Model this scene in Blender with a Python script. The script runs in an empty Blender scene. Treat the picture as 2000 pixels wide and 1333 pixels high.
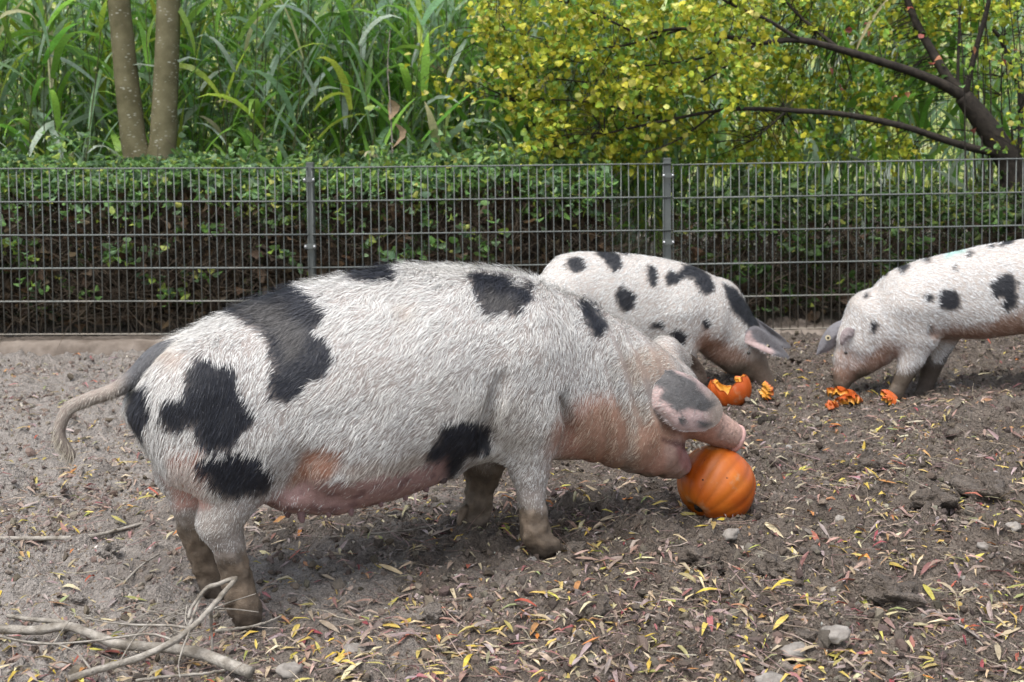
import bpy, math, random
import numpy as np
from mathutils import Matrix, Vector, Euler

random.seed(7)
rng = np.random.default_rng(11)
SC = bpy.context.scene
COL = SC.collection

# ------------------------------------------------------------------ camera
F_PX, CAM_H = 2600.0, 1.3
PITCH, ROLL = math.radians(3.0), math.radians(0.63)
PX0, PY0 = 1000.0, 364.0
_cp, _sp, _cr, _sr = math.cos(PITCH), math.sin(PITCH), math.cos(ROLL), math.sin(ROLL)
FWD = np.array([0.0, _cp, -_sp])
_u0, _r0 = np.array([0.0, _sp, _cp]), np.array([1.0, 0.0, 0.0])
RGT, UPV = _r0 * _cr - _u0 * _sr, _u0 * _cr + _r0 * _sr
CAM = np.array([0.0, 0.0, CAM_H])
cam_data = bpy.data.cameras.new('camera')
cam = bpy.data.objects.new('camera', cam_data)
COL.objects.link(cam)
m = Matrix.Identity(4)
for i in range(3):
    m[i][0], m[i][1], m[i][2], m[i][3] = RGT[i], UPV[i], -FWD[i], CAM[i]
cam.matrix_world = m
cam_data.sensor_width = 36.0
cam_data.lens = 36.0 * F_PX / 2000.0
cam_data.shift_y = -(666.5 - PY0) / 2000.0
cam_data.clip_start, cam_data.clip_end = 0.05, 500.0
cam_data.dof.use_dof = True
cam_data.dof.focus_distance = 3.85
cam_data.dof.aperture_fstop = 6.3
SC.camera = cam

# ------------------------------------------------------------------ light
SUN_EL, SUN_AZ = math.radians(66), math.radians(210)      # azimuth: from north (+Y) clockwise
world = bpy.data.worlds.new('World'); SC.world = world; world.use_nodes = True
wn, wl = world.node_tree.nodes, world.node_tree.links
wn.clear()
sky = wn.new('ShaderNodeTexSky'); sky.sky_type = 'NISHITA'; sky.sun_disc = False
sky.sun_elevation, sky.sun_rotation = SUN_EL, SUN_AZ
sky.air_density, sky.dust_density, sky.ozone_density = 1.0, 3.0, 1.0
hsv = wn.new('ShaderNodeHueSaturation'); hsv.inputs['Saturation'].default_value = 0.5
bg = wn.new('ShaderNodeBackground'); bg.inputs['Strength'].default_value = 0.15
wo = wn.new('ShaderNodeOutputWorld')
wl.new(sky.outputs[0], hsv.inputs['Color']); wl.new(hsv.outputs[0], bg.inputs[0]); wl.new(bg.outputs[0], wo.inputs[0])
sun_d = bpy.data.lights.new('sun', 'SUN'); sun_d.energy = 1.5; sun_d.angle = math.radians(40); sun_d.color = (1.0, 0.985, 0.955)
sun = bpy.data.objects.new('sun', sun_d); COL.objects.link(sun)
_sd = Vector((math.sin(SUN_AZ) * math.cos(SUN_EL), math.cos(SUN_AZ) * math.cos(SUN_EL), math.sin(SUN_EL)))
sun.rotation_euler = _sd.to_track_quat('Z', 'Y').to_euler()
SC.view_settings.view_transform = 'Standard'; SC.view_settings.look = 'None'
SC.view_settings.exposure = 1.28; SC.view_settings.gamma = 1.0
SC.render.engine = 'CYCLES'
SC.cycles.max_bounces = 6; SC.cycles.diffuse_bounces = 3; SC.cycles.glossy_bounces = 2
SC.cycles.transmission_bounces = 4; SC.cycles.transparent_max_bounces = 4
SC.cycles.caustics_reflective = SC.cycles.caustics_refractive = False

# ------------------------------------------------------------------ pixel -> place
def ray(x, y): return FWD + RGT * ((x - PX0) / F_PX) - UPV * ((y - PY0) / F_PX)
def at_y(x, y, Y):
    r = ray(x, y); return CAM + r * (Y / r[1])
def on_plane(x, y, o, n):
    r = ray(x, y); return CAM + r * (np.dot(np.asarray(o) - CAM, n) / np.dot(r, n))
def proj(P):
    d = np.asarray(P, float) - CAM
    z = d @ FWD
    return PX0 + F_PX * (d @ RGT) / z, PY0 - F_PX * (d @ UPV) / z

# ------------------------------------------------------------------ noise
def _hash(ix, iy, iz, s):
    n = (ix.astype(np.int64) * 374761393 + iy.astype(np.int64) * 668265263 + iz.astype(np.int64) * 2147483647 + s * 1274126177) & 0xffffffff
    n = ((n ^ (n >> 13)) * 1274126177) & 0xffffffff
    n = ((n ^ (n >> 16)) * 2246822519) & 0xffffffff
    return (n ^ (n >> 15)) & 0xffffffff
def pnoise(x, y, z=None, s=0):
    """gradient noise, about -1..1"""
    x = np.asarray(x, float); y = np.asarray(y, float)
    z = np.zeros_like(x) + 0.37 * (s + 1) if z is None else np.asarray(z, float)
    ix, iy, iz = np.floor(x), np.floor(y), np.floor(z)
    fx, fy, fz = x - ix, y - iy, z - iz
    u, v, w = [t * t * t * (t * (t * 6 - 15) + 10) for t in (fx, fy, fz)]
    out = 0.0
    for a in (0, 1):
        for b in (0, 1):
            for c in (0, 1):
                h = _hash(ix + a, iy + b, iz + c, s)
                gx = (h & 1023) / 511.5 - 1; gy = ((h >> 10) & 1023) / 511.5 - 1; gz = ((h >> 20) & 1023) / 511.5 - 1
                d = gx * (fx - a) + gy * (fy - b) + gz * (fz - c)
                out = out + d * (u if a else 1 - u) * (v if b else 1 - v) * (w if c else 1 - w)
    return out * 1.25
def sstep(a, b, x):
    t = np.clip((x - a) / (b - a), 0, 1); return t * t * (3 - 2 * t)

# ------------------------------------------------------------------ mesh helpers
def fast_mesh(name, V, F, col=None, smooth=False, F4=None):
    """V (n,3); F (m,3) triangles and optional F4 quads; col (n,3) point colours"""
    me = bpy.data.meshes.new(name)
    V = np.asarray(V, np.float32); n3 = 0 if F is None else len(F); n4 = 0 if F4 is None else len(F4)
    me.vertices.add(len(V)); me.vertices.foreach_set('co', V.ravel())
    loops = []
    if n3: loops.append(np.asarray(F, np.int32).ravel())
    if n4: loops.append(np.asarray(F4, np.int32).ravel())
    lv = np.concatenate(loops)
    me.loops.add(len(lv)); me.loops.foreach_set('vertex_index', lv)
    me.polygons.add(n3 + n4)
    ls = np.concatenate([np.arange(n3) * 3, n3 * 3 + np.arange(n4) * 4]).astype(np.int32)
    me.polygons.foreach_set('loop_start', ls)
    me.polygons.foreach_set('use_smooth', np.full(n3 + n4, bool(smooth)))
    if col is not None:
        a = me.attributes.new('col', 'FLOAT_COLOR', 'POINT')
        c = np.ones((len(V), 4), np.float32); c[:, :3] = col
        a.data.foreach_set('color', c.ravel())
    me.update(calc_edges=True)
    return me
def link(name, me, mat=None, parent=None, label=None, cat=None, group=None, kind=None):
    o = bpy.data.objects.new(name, me); COL.objects.link(o)
    if mat is not None and me is not None and not me.materials: me.materials.append(mat)
    if parent is not None: o.parent = parent
    tag(o, label, cat, group, kind)
    return o
def tag(o, label=None, cat=None, group=None, kind=None):
    if label: o['label'] = label
    if cat: o['category'] = cat
    if group: o['group'] = group
    if kind: o['kind'] = kind
    return o
def empty(name, loc, label, cat, group=None):
    o = link(name, None, None, None, label, cat, group); o.location = loc
    o.empty_display_size = 0.1
    return o
def child_at(name, me, mat, parent, M):
    """part placed in world coordinates under an Empty that only has a location"""
    o = link(name, me, mat, parent)
    o.matrix_local = Matrix.Translation(-parent.location) @ M
    return o
def scatter(tv, tf, R, S, P):
    """copies of a small template mesh: tv (k,3), tf (m,3), R (n,3,3), S (n,3) or (n,), P (n,3)"""
    n, k = len(P), len(tv)
    S = np.asarray(S, float)
    if S.ndim == 1: S = S[:, None].repeat(3, 1)
    loc = tv[None] * S[:, None, :]
    V = np.einsum('nij,nkj->nki', R, loc) + P[:, None, :]
    F = tf[None] + (np.arange(n) * k)[:, None, None]
    return V.reshape(-1, 3), F.reshape(-1, tf.shape[1])
def euler_mats(ax, ay, az):
    cx, sx, cy, sy, cz, sz = np.cos(ax), np.sin(ax), np.cos(ay), np.sin(ay), np.cos(az), np.sin(az)
    R = np.zeros((len(ax), 3, 3))
    R[:, 0, 0] = cz * cy; R[:, 0, 1] = cz * sy * sx - sz * cx; R[:, 0, 2] = cz * sy * cx + sz * sx
    R[:, 1, 0] = sz * cy; R[:, 1, 1] = sz * sy * sx + cz * cx; R[:, 1, 2] = sz * sy * cx - cz * sx
    R[:, 2, 0] = -sy; R[:, 2, 1] = cy * sx; R[:, 2, 2] = cy * cx
    return R
def tube(pts, rad, sides=8, cap=True, wob=0.0, seed=0):
    """tapered tube along a polyline; returns V, quads, tris"""
    P = np.asarray(pts, float); n = len(P)
    rad = np.broadcast_to(np.asarray(rad, float), (n,)).copy()
    T = np.gradient(P, axis=0); T /= np.linalg.norm(T, axis=1)[:, None] + 1e-9
    a = np.array([0, 0, 1.0]) if abs(T[0][2]) < 0.9 else np.array([1.0, 0, 0])
    V = []
    x = np.cross(T[0], a); x /= np.linalg.norm(x)
    ang = np.arange(sides) / sides * 2 * math.pi
    for i in range(n):
        x = x - T[i] * np.dot(x, T[i]); x /= np.linalg.norm(x) + 1e-9
        y = np.cross(T[i], x)
        r = rad[i]
        if wob:
            rr = r * (1 + wob * pnoise(np.cos(ang) * 1.3 + P[i][0] * 9, np.sin(ang) * 1.3 + P[i][1] * 9, np.full(sides, P[i][2] * 9), seed))
        else: rr = np.full(sides, r)
        V.append(P[i] + (np.cos(ang) * rr)[:, None] * x + (np.sin(ang) * rr)[:, None] * y)
    V = np.concatenate(V)
    Q = []
    for i in range(n - 1):
        for j in range(sides):
            k = (j + 1) % sides
            Q.append((i * sides + j, i * sides + k, (i + 1) * sides + k, (i + 1) * sides + j))
    Tt = []
    if cap:
        V = np.concatenate([V, P[:1] - T[:1] * rad[0] * 0.2, P[-1:] + T[-1:] * rad[-1] * 0.2])
        a0, a1 = n * sides, n * sides + 1
        for j in range(sides):
            k = (j + 1) % sides
            Tt.append((a0, k, j)); Tt.append((a1, (n - 1) * sides + j, (n - 1) * sides + k))
    return V, np.array(Q), np.array(Tt, int).reshape(-1, 3)
def tube_mesh(name, pts, rad, sides=8, wob=0.0, seed=0, smooth=True):
    V, Q, T = tube(pts, rad, sides, True, wob, seed)
    return fast_mesh(name, V, T, smooth=smooth, F4=Q)
def merge(parts):
    """list of (V, tris, quads) -> one"""
    Vs, Ts, Qs, n = [], [], [], 0
    for V, T, Q in parts:
        Vs.append(V)
        if T is not None and len(T): Ts.append(np.asarray(T) + n)
        if Q is not None and len(Q): Qs.append(np.asarray(Q) + n)
        n += len(V)
    return np.concatenate(Vs), (np.concatenate(Ts) if Ts else None), (np.concatenate(Qs) if Qs else None)
def spline(pts, n):
    """Catmull-Rom through points (any dimension)"""
    P = np.asarray(pts, float); k = len(P)
    t = np.linspace(0, k - 1, n); i = np.minimum(t.astype(int), k - 2); f = (t - i)[:, None]
    g = lambda j: P[np.clip(j, 0, k - 1)]
    p0, p1, p2, p3 = g(i - 1), g(i), g(i + 1), g(i + 2)
    return 0.5 * (2 * p1 + (p2 - p0) * f + (2 * p0 - 5 * p1 + 4 * p2 - p3) * f ** 2 + (3 * p1 - p0 - 3 * p2 + p3) * f ** 3)
def box_mesh(name, sx, sy, sz, bev=0.0):
    import bmesh
    bm = bmesh.new(); bmesh.ops.create_cube(bm, size=1.0)
    for v in bm.verts: v.co = Vector((v.co.x * sx, v.co.y * sy, v.co.z * sz))
    if bev: bmesh.ops.bevel(bm, geom=bm.edges[:], offset=bev, segments=2, affect='EDGES')
    me = bpy.data.meshes.new(name); bm.to_mesh(me); bm.free(); return me
def rock_mesh(name, seed, rough=0.25, sub=3, flat=0.75):
    import bmesh
    bm = bmesh.new(); bmesh.ops.create_icosphere(bm, subdivisions=sub, radius=1.0)
    P = np.array([v.co[:] for v in bm.verts])
    r = 1 + rough * pnoise(P[:, 0] * 1.3, P[:, 1] * 1.3, P[:, 2] * 1.3 + seed * 3.1, seed) * 1.6 + rough * 0.6 * pnoise(P[:, 0] * 3.1, P[:, 1] * 3.1, P[:, 2] * 3.1, seed + 5) \
        + rough * 0.4 * pnoise(P[:, 0] * 7, P[:, 1] * 7, P[:, 2] * 7, seed + 9) + rough * 0.22 * pnoise(P[:, 0] * 15, P[:, 1] * 15, P[:, 2] * 15, seed + 13)
    P = P * r[:, None]; P[:, 2] *= flat
    for v, p in zip(bm.verts, P): v.co = p
    me = bpy.data.meshes.new(name); bm.to_mesh(me); bm.free()
    me.polygons.foreach_set('use_smooth', np.ones(len(me.polygons), bool))
    return me

# ------------------------------------------------------------------ materials
class NT:
    def __init__(self, name):
        self.m = bpy.data.materials.new(name); self.m.use_nodes = True
        self.t = self.m.node_tree; self.t.nodes.clear()
        self.out = self.t.nodes.new('ShaderNodeOutputMaterial')
    def n(self, kind, **kw):
        nd = self.t.nodes.new(kind)
        for k, v in kw.items():
            if hasattr(nd, k): setattr(nd, k, v)
            else: nd.inputs[k.replace('_', ' ')].default_value = v
        return nd
    def l(self, a, b): self.t.links.new(a, b)
    def noise(self, scale, detail=4, rough=0.55, vec=None, dist=0.0):
        nd = self.n('ShaderNodeTexNoise'); nd.inputs['Scale'].default_value = scale
        nd.inputs['Detail'].default_value = detail; nd.inputs['Roughness'].default_value = rough; nd.inputs['Distortion'].default_value = dist
        if vec is not None: self.l(vec, nd.inputs['Vector'])
        return nd.outputs['Fac']
    def ramp(self, fac, stops):
        nd = self.n('ShaderNodeValToRGB'); cr = nd.color_ramp
        while len(cr.elements) < len(stops): cr.elements.new(0.5)
        for e, (p, c) in zip(cr.elements, stops):
            e.position = p; e.color = (*c, 1) if len(c) == 3 else c
        self.l(fac, nd.inputs[0]); return nd.outputs[0]
    def mix(self, fac, a, b, mode='MIX'):
        nd = self.n('ShaderNodeMix'); nd.data_type = 'RGBA'; nd.blend_type = mode
        for s, v in ((nd.inputs[0], fac), (nd.inputs[6], a), (nd.inputs[7], b)):
            if hasattr(v, 'is_linked') or hasattr(v, 'links'): self.l(v, s)
            else: s.default_value = v if isinstance(v, (int, float)) else (*v, 1)
        return nd.outputs[2]
    def math(self, op, a, b=0.0):
        nd = self.n('ShaderNodeMath', operation=op)
        for s, v in ((nd.inputs[0], a), (nd.inputs[1], b)):
            if hasattr(v, 'links'): self.l(v, s)
            else: s.default_value = v
        return nd.outputs[0]
    def obj(self): return self.n('ShaderNodeTexCoord').outputs['Object']
    def pos(self): return self.n('ShaderNodeNewGeometry').outputs['Position']
    def attr(self, name='col'): return self.n('ShaderNodeAttribute', attribute_name=name).outputs['Color']
    def bump(self, h, strength=0.4, dist=0.01):
        nd = self.n('ShaderNodeBump'); nd.inputs['Strength'].default_value = strength; nd.inputs['Distance'].default_value = dist
        self.l(h, nd.inputs['Height']); return nd.outputs[0]
    def bsdf(self, color, rough=0.7, spec=0.4, normal=None, metal=0.0):
        nd = self.n('ShaderNodeBsdfPrincipled')
        for s, v in ((nd.inputs['Base Color'], color), (nd.inputs['Roughness'], rough), (nd.inputs['Metallic'], metal)):
            if hasattr(v, 'links'): self.l(v, s)
            else: s.default_value = v if isinstance(v, (int, float)) else (*v, 1)
        nd.inputs['Specular IOR Level'].default_value = spec
        if normal is not None: self.l(normal, nd.inputs['Normal'])
        self.last = nd
        return nd.outputs[0]
    def done(self, sh): self.l(sh, self.out.inputs[0]); return self.m

def leaf_material(name, source='attr', rough=0.5, spec=0.35, trans=0.35):
    """leaf: colour from point colours ('attr') or from the object's own colour ('object')"""
    t = NT(name)
    c = t.attr() if source == 'attr' else t.n('ShaderNodeObjectInfo').outputs['Color']
    nz = t.noise(60, 3, 0.6, t.pos())
    c2 = t.mix(t.ramp(nz, [(0.35, (0.72, 0.72, 0.72)), (0.7, (1.1, 1.1, 1.1))]), c, c, 'MIX')
    nd = t.n('ShaderNodeMix'); nd.data_type = 'RGBA'; nd.blend_type = 'MULTIPLY'; nd.inputs[0].default_value = 1.0
    t.l(c, nd.inputs[6]); t.l(t.ramp(nz, [(0.3, (0.7, 0.68, 0.62)), (0.62, (1.05, 1.05, 1.05))]), nd.inputs[7])
    c2 = nd.outputs[2]
    b = t.bsdf(c2, rough, spec)
    tr = t.n('ShaderNodeBsdfTranslucent'); t.l(c2, tr.inputs[0])
    mx = t.n('ShaderNodeMixShader'); mx.inputs[0].default_value = trans
    t.l(b, mx.inputs[1]); t.l(tr.outputs[0], mx.inputs[2])
    return t.done(mx.outputs[0])

def simple(name, c1, c2, scale=12, rough=0.75, spec=0.3, bump=0.4, bdist=0.01, detail=5, stops=(0.35, 0.65), metal=0.0):
    c1, c2 = [tuple(v * .76 for v in c) for c in (c1, c2)]
    t = NT(name); p = t.pos()
    nz = t.noise(scale, detail, 0.6, p); n2 = t.noise(scale * 6, 4, 0.6, p)
    c = t.mix(t.ramp(nz, [(stops[0], (0, 0, 0)), (stops[1], (1, 1, 1))]), c1, c2)
    nrm = t.bump(t.math('ADD', nz, t.math('MULTIPLY', n2, 0.5)), bump, bdist)
    return t.done(t.bsdf(c, rough, spec, nrm, metal))

MAT = {}
def build_materials():
    # --- mud: brown soil, drier crusts, damp films
    t = NT('mud'); p = t.pos()
    a = t.noise(1.1, 5, 0.6, p); b = t.noise(9, 6, 0.65, p); c = t.noise(60, 4, 0.7, p); d = t.noise(240, 3, 0.6, p)
    base = t.mix(t.ramp(b, [(0.32, (0, 0, 0)), (0.68, (1, 1, 1))]), (0.098, 0.076, 0.058), (0.232, 0.19, 0.153))
    sx = t.n('ShaderNodeSeparateXYZ'); t.l(p, sx.inputs[0])
    grey = t.math('ADD', t.math('MULTIPLY', sx.outputs[0], -0.2), t.math('SUBTRACT', a, 0.52))
    base = t.mix(t.ramp(grey, [(-0.0, (0, 0, 0)), (0.22, (0.9, 0.9, 0.9))]), base, (0.41, 0.368, 0.327))
    base = t.mix(t.ramp(c, [(0.25, (0.65, 0.65, 0.65)), (0.75, (0, 0, 0))]), base, (0.052, 0.041, 0.033))
    base = t.mix(t.ramp(d, [(0.66, (0, 0, 0)), (0.76, (0.7, 0.7, 0.7))]), base, (0.27, 0.23, 0.195))
    rough = t.ramp(t.noise(3.2, 4, 0.6, p), [(0.40, (0.36, 0.36, 0.36)), (0.58, (0.85, 0.85, 0.85))])
    v1 = t.n('ShaderNodeTexVoronoi'); v1.inputs['Scale'].default_value = 75; v2 = t.n('ShaderNodeTexVoronoi'); v2.inputs['Scale'].default_value = 170
    wv = t.n('ShaderNodeVectorMath', operation='ADD'); t.l(p, wv.inputs[0]); ns = t.n('ShaderNodeTexNoise'); ns.inputs['Scale'].default_value = 60; t.l(p, ns.inputs['Vector'])
    sv = t.n('ShaderNodeVectorMath', operation='SCALE'); t.l(ns.outputs['Color'], sv.inputs[0]); sv.inputs['Scale'].default_value = .014; t.l(sv.outputs[0], wv.inputs[1])
    t.l(wv.outputs[0], v1.inputs['Vector']); t.l(wv.outputs[0], v2.inputs['Vector'])
    gran = t.math('ADD', t.math('MULTIPLY', v1.outputs['Distance'], -1.0), t.math('MULTIPLY', v2.outputs['Distance'], -.5))
    h = t.math('ADD', t.math('ADD', t.math('MULTIPLY', b, 0.6), t.math('MULTIPLY', gran, .9)), t.math('ADD', c, t.math('MULTIPLY', d, 0.5)))
    MAT['mud'] = t.done(t.bsdf(base, rough, 0.35, t.bump(h, 1.0, 0.016)))
    MAT['clod'] = simple('clod_soil', (0.085, 0.065, 0.05), (0.2, 0.162, 0.13), 30, 0.9, 0.2, 1.0, 0.012)
    MAT['stone'] = simple('pale_stone', (0.17, 0.15, 0.13), (0.33, 0.30, 0.265), 25, 0.8, 0.3, 0.5, 0.006)
    MAT['kerb'] = simple('muddy_concrete', (0.12, 0.095, 0.075), (0.24, 0.20, 0.165), 7, 0.9, 0.2, 0.8, 0.01)
    MAT['bark'] = simple('dark_bark', (0.018, 0.014, 0.011), (0.05, 0.04, 0.03), 22, 0.85, 0.25, 0.9, 0.01)
    MAT['twig'] = simple('brown_twig', (0.03, 0.023, 0.016), (0.125, 0.095, 0.067), 14, 0.9, 0.2, 0.0)
    MAT['drystick'] = simple('bleached_wood', (0.15, 0.128, 0.10), (0.40, 0.365, 0.315), 26, 0.85, 0.2, 1.0, 0.006)
    # --- smooth olive bark with pale lichen flecks
    t = NT('smooth_bark'); p = t.pos()
    mp = t.n('ShaderNodeMapping'); mp.inputs['Scale'].default_value = (1, 1, 2.4); t.l(p, mp.inputs[0])
    n1 = t.noise(6, 4, 0.6, p)
    base = t.mix(t.ramp(n1, [(0.35, (0, 0, 0)), (0.65, (1, 1, 1))]), (0.074, 0.065, 0.03), (0.14, 0.124, 0.068))
    vo = t.n('ShaderNodeTexVoronoi'); vo.inputs['Scale'].default_value = 26; t.l(mp.outputs[0], vo.inputs['Vector'])
    fl = t.math('MULTIPLY', t.ramp(vo.outputs['Distance'], [(0.2, (1, 1, 1)), (0.36, (0, 0, 0))]), t.ramp(t.noise(14, 3, 0.6, p), [(0.5, (0, 0, 0)), (0.62, (1, 1, 1))]))
    base = t.mix(fl, base, (0.27, 0.265, 0.21))
    MAT['smooth_bark'] = t.done(t.bsdf(base, 0.8, 0.25, t.bump(t.noise(40, 5, 0.7, mp.outputs[0]), 0.5, 0.008)))
    # --- fence steel with dried mud splashes near the bottom
    t = NT('galvanised_steel'); p = t.pos()
    n1 = t.noise(30, 4, 0.6, p); n2 = t.noise(5, 4, 0.6, p)
    base = t.mix(n1, (0.066, 0.072, 0.066), (0.12, 0.13, 0.12))
    sx = t.n('ShaderNodeSeparateXYZ'); t.l(p, sx.inputs[0])
    mud = t.ramp(t.math('ADD', t.math('MULTIPLY', sx.outputs[2], -0.8), n2), [(0.2, (0, 0, 0)), (0.55, (1, 1, 1))])
    base = t.mix(mud, base, (0.155, 0.132, 0.103))
    MAT['steel'] = t.done(t.bsdf(base, 0.55, 0.5, None, 0.25))
    MAT['bolt'] = simple('bright_bolt', (0.55, 0.56, 0.56), (0.7, 0.7, 0.7), 40, 0.35, 0.5, 0.0, metal=0.7)
    MAT['leaf'] = leaf_material('leaf', 'attr', 0.5, 0.3, 0.38)
    MAT['leaf_obj'] = leaf_material('single_leaf', 'object', 0.55, 0.3, 0.38)
    MAT['litter'] = leaf_material('dry_leaf_litter', 'attr', 0.6, 0.3, 0.15)
    MAT['litter_obj'] = leaf_material('fallen_leaf', 'object', 0.6, 0.3, 0.15)
    MAT['reed'] = leaf_material('reed_leaf', 'attr', 0.28, 0.8, 0.5)
    t = NT('meadow_grass'); p = t.pos()
    c = t.mix(t.ramp(t.noise(0.5, 6, 0.7, p), [(0.35, (0, 0, 0)), (0.65, (1, 1, 1))]), (0.15, 0.21, 0.045), (0.37, 0.39, 0.13))
    c = t.mix(t.ramp(t.noise(1.7, 4, 0.7, p), [(0.5, (0, 0, 0)), (0.7, (1, 1, 1))]), c, (0.36, 0.34, 0.24))
    MAT['meadow'] = t.done(t.bsdf(c, 0.95, 0.1, t.bump(t.noise(18, 4, 0.7, p), 1.0, 0.1)))
build_materials()
# ================================================================== GROUND
def gauss(x, y, cx, cy, sx, sy): return np.exp(-0.5 * (((x - cx) / sx) ** 2 + ((y - cy) / sy) ** 2))
HOOVES = [(-.70, 3.385), (-.80, 3.60), (.085, 3.80), (-.01, 4.03), (1.74, 6.03), (1.86, 6.18)]
def gh_big(x, y):
    z = 0.062 * gauss(x, y, 0.12, 4.0, 0.75, 0.55) + 0.30 * gauss(x, y, 2.40, 4.7, 0.46, 0.6)
    z = z + 0.09 * gauss(x, y, 1.85, 4.0, 0.5, 0.35)
    z = z - 0.085 * sstep(6.7, 7.5, y) * sstep(9.0, 8.2, y) * sstep(0.2, -1.4, x) - 0.03 * sstep(6.9, 7.6, y) * sstep(9.0, 8.2, y) * sstep(0.2, 1.0, x)
    z = z - 0.02 * sstep(-1.0, -2.6, x) * sstep(8, 6, y)
    return z
def lumps(x, y, cell, s, prob):
    """crumbs: rounded lumps scattered in cells, height in metres"""
    u, v = x / cell, y / cell; iu, iv = np.floor(u), np.floor(v); out = np.zeros_like(u)
    for a in (-1, 0, 1):
        for b in (-1, 0, 1):
            h = _hash(iu + a, iv + b, iu * 0, s); h2 = _hash(iu + a, iv + b, iu * 0 + 1, s + 7)
            cx, cy = iu + a + (h & 1023) / 1023, iv + b + ((h >> 10) & 1023) / 1023
            r = (.22 + .4 * ((h2 & 1023) / 1023)) * ((((h2 >> 10) & 1023) / 1023) < prob); st = .7 + .6 * ((h2 >> 20) & 1023) / 1023
            d2 = ((u - cx) * st) ** 2 + ((v - cy) / st) ** 2
            out = np.maximum(out, np.sqrt(np.clip(r * r - d2, 0, 1)) * .8)
    return out * cell
def gh(x, y):
    x = np.asarray(x, float); y = np.asarray(y, float)
    near = sstep(14, 8.5, y)
    rgh = 0.80 + 0.55 * sstep(-0.9, 0.9, x + 0.5 * pnoise(x * 0.9, y * 0.9, s=21)) + 0.25 * sstep(5.2, 6.0, y) * sstep(0, -1.5, x)
    smooth = sstep(-0.05, 0.45, pnoise(x * 1.2, y * 1.2, s=33)) * 0.5 * sstep(0.8, -0.6, x)
    rgh = rgh * (1 - smooth)
    d = 0.012 * pnoise(x * 3.1, y * 3.1, s=1)
    d = d + rgh * (0.021 * (1 - 2.2 * np.abs(pnoise(x * 6.5 + 0.6 * pnoise(x * 4, y * 4, s=8), y * 8.0, s=2)))
                   + 0.019 * (1 - 2.4 * np.abs(pnoise(x * 14, y * 16, s=3))) + 0.014 * pnoise(x * 27, y * 30, s=4)
                   + 0.009 * pnoise(x * 52, y * 56, s=5))
    cl = np.clip(pnoise(x * 10.5, y * 11.5, s=6) - 0.22, 0, 1)
    d = d + rgh * 0.06 * cl * (1 + 0.6 * pnoise(x * 40, y * 40, s=7))
    wx, wy = x + .008 * pnoise(x * 45, y * 45, s=91), y + .008 * pnoise(x * 45, y * 45, s=92)
    lm = sstep(-.35, .3, pnoise(x * 2.1, y * 2.1, s=93) + .25 * sstep(-.5, .8, x) + .12)
    d = d + lm * (1 - .5 * smooth) * (lumps(wx, wy, .17, 30, .16) * .5 + lumps(wx, wy, .085, 31, .42) * .75 + lumps(wx, wy, .042, 32, .6) * .9 + lumps(wx, wy, .024, 33, .6)) * sstep(9, 8, y)
    # trodden hollows
    for hx, hy, r in ((-1.35, 3.9, .06), (-1.2, 4.6, .07), (-.3, 3.5, .05), (.35, 3.45, .06), (.9, 4.7, .08), (-1.8, 5.3, .09), (.1, 4.9, .07), (1.1, 3.7, .07), (-.45, 3.3, .05), (1.45, 5.3, .09)):
        d = d - 0.028 * gauss(x, y, hx, hy, r, r * .8) + 0.014 * gauss(x, y, hx + r, hy + r, r * .6, r * .6)
    for hx, hy in HOOVES:                                     # trodden flat under the hooves
        k = gauss(x, y, hx, hy, .075, .06); d = d * (1 - .85 * k) - 0.012 * k + 0.02 * gauss(x, y, hx + .02, hy + .02, .13, .11) * (1 - k)
    d = d - 0.019 * rgh - 0.011 * lm
    k = gauss(x, y, -.70, 3.30, .26, .20); d = d * (1 - .65 * k) - .034 * k      # wet hollow by the hind hooves
    k = gauss(x, y, 1.45, 5.85, .75, .42); d = d * (1 - .5 * k) - .022 * k      # trampled feeding place
    return gh_big(x, y) + d * near
def build_ground():
    xs = np.concatenate([-np.geomspace(90, 4.2, 16)[:-1], np.arange(-4.2, -2.9, 0.05), np.arange(-2.9, 2.9, 0.0095), np.arange(2.9, 4.2, 0.05), np.geomspace(4.2, 90, 16)])
    ys = np.concatenate([np.linspace(-30, 1.2, 8)[:-1], np.arange(1.2, 2.8, 0.06), np.arange(2.8, 5.0, 0.0095), np.arange(5.0, 8.2, 0.019), np.arange(8.2, 10, 0.12), np.geomspace(10, 160, 22)])
    X, Y = np.meshgrid(xs, ys, indexing='ij')
    Z = gh(X, Y)
    V = np.stack([X, Y, Z], -1).reshape(-1, 3)
    nx, ny = X.shape
    i = np.arange(nx * ny).reshape(nx, ny)
    Q = np.stack([i[:-1, :-1], i[1:, :-1], i[1:, 1:], i[:-1, 1:]], -1).reshape(-1, 4)
    me = fast_mesh('ground', V, None, smooth=True, F4=Q)
    link('ground', me, MAT['mud'], kind='structure', label='churned brown mud of the pig pen strewn with leaves')
build_ground()
def build_bank():
    xs = np.linspace(-40, 40, 60); ys = np.linspace(15, 60, 30)
    X, Y = np.meshgrid(xs, ys, indexing='ij')
    Z = -0.3 + 9 * sstep(14, 45, Y) + 0.35 * pnoise(X * 0.2, Y * 0.2, s=3)
    V = np.stack([X, Y, Z], -1).reshape(-1, 3); i = np.arange(X.size).reshape(X.shape)
    Q = np.stack([i[:-1, :-1], i[1:, :-1], i[1:, 1:], i[:-1, 1:]], -1).reshape(-1, 4)
    link('meadow_hill', fast_mesh('meadow_hill', V, None, smooth=True, F4=Q), MAT['meadow'], kind='structure', label='pale grassy slope rising far behind the reeds')
build_bank()
FY = 7.97                     # fence line
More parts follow.
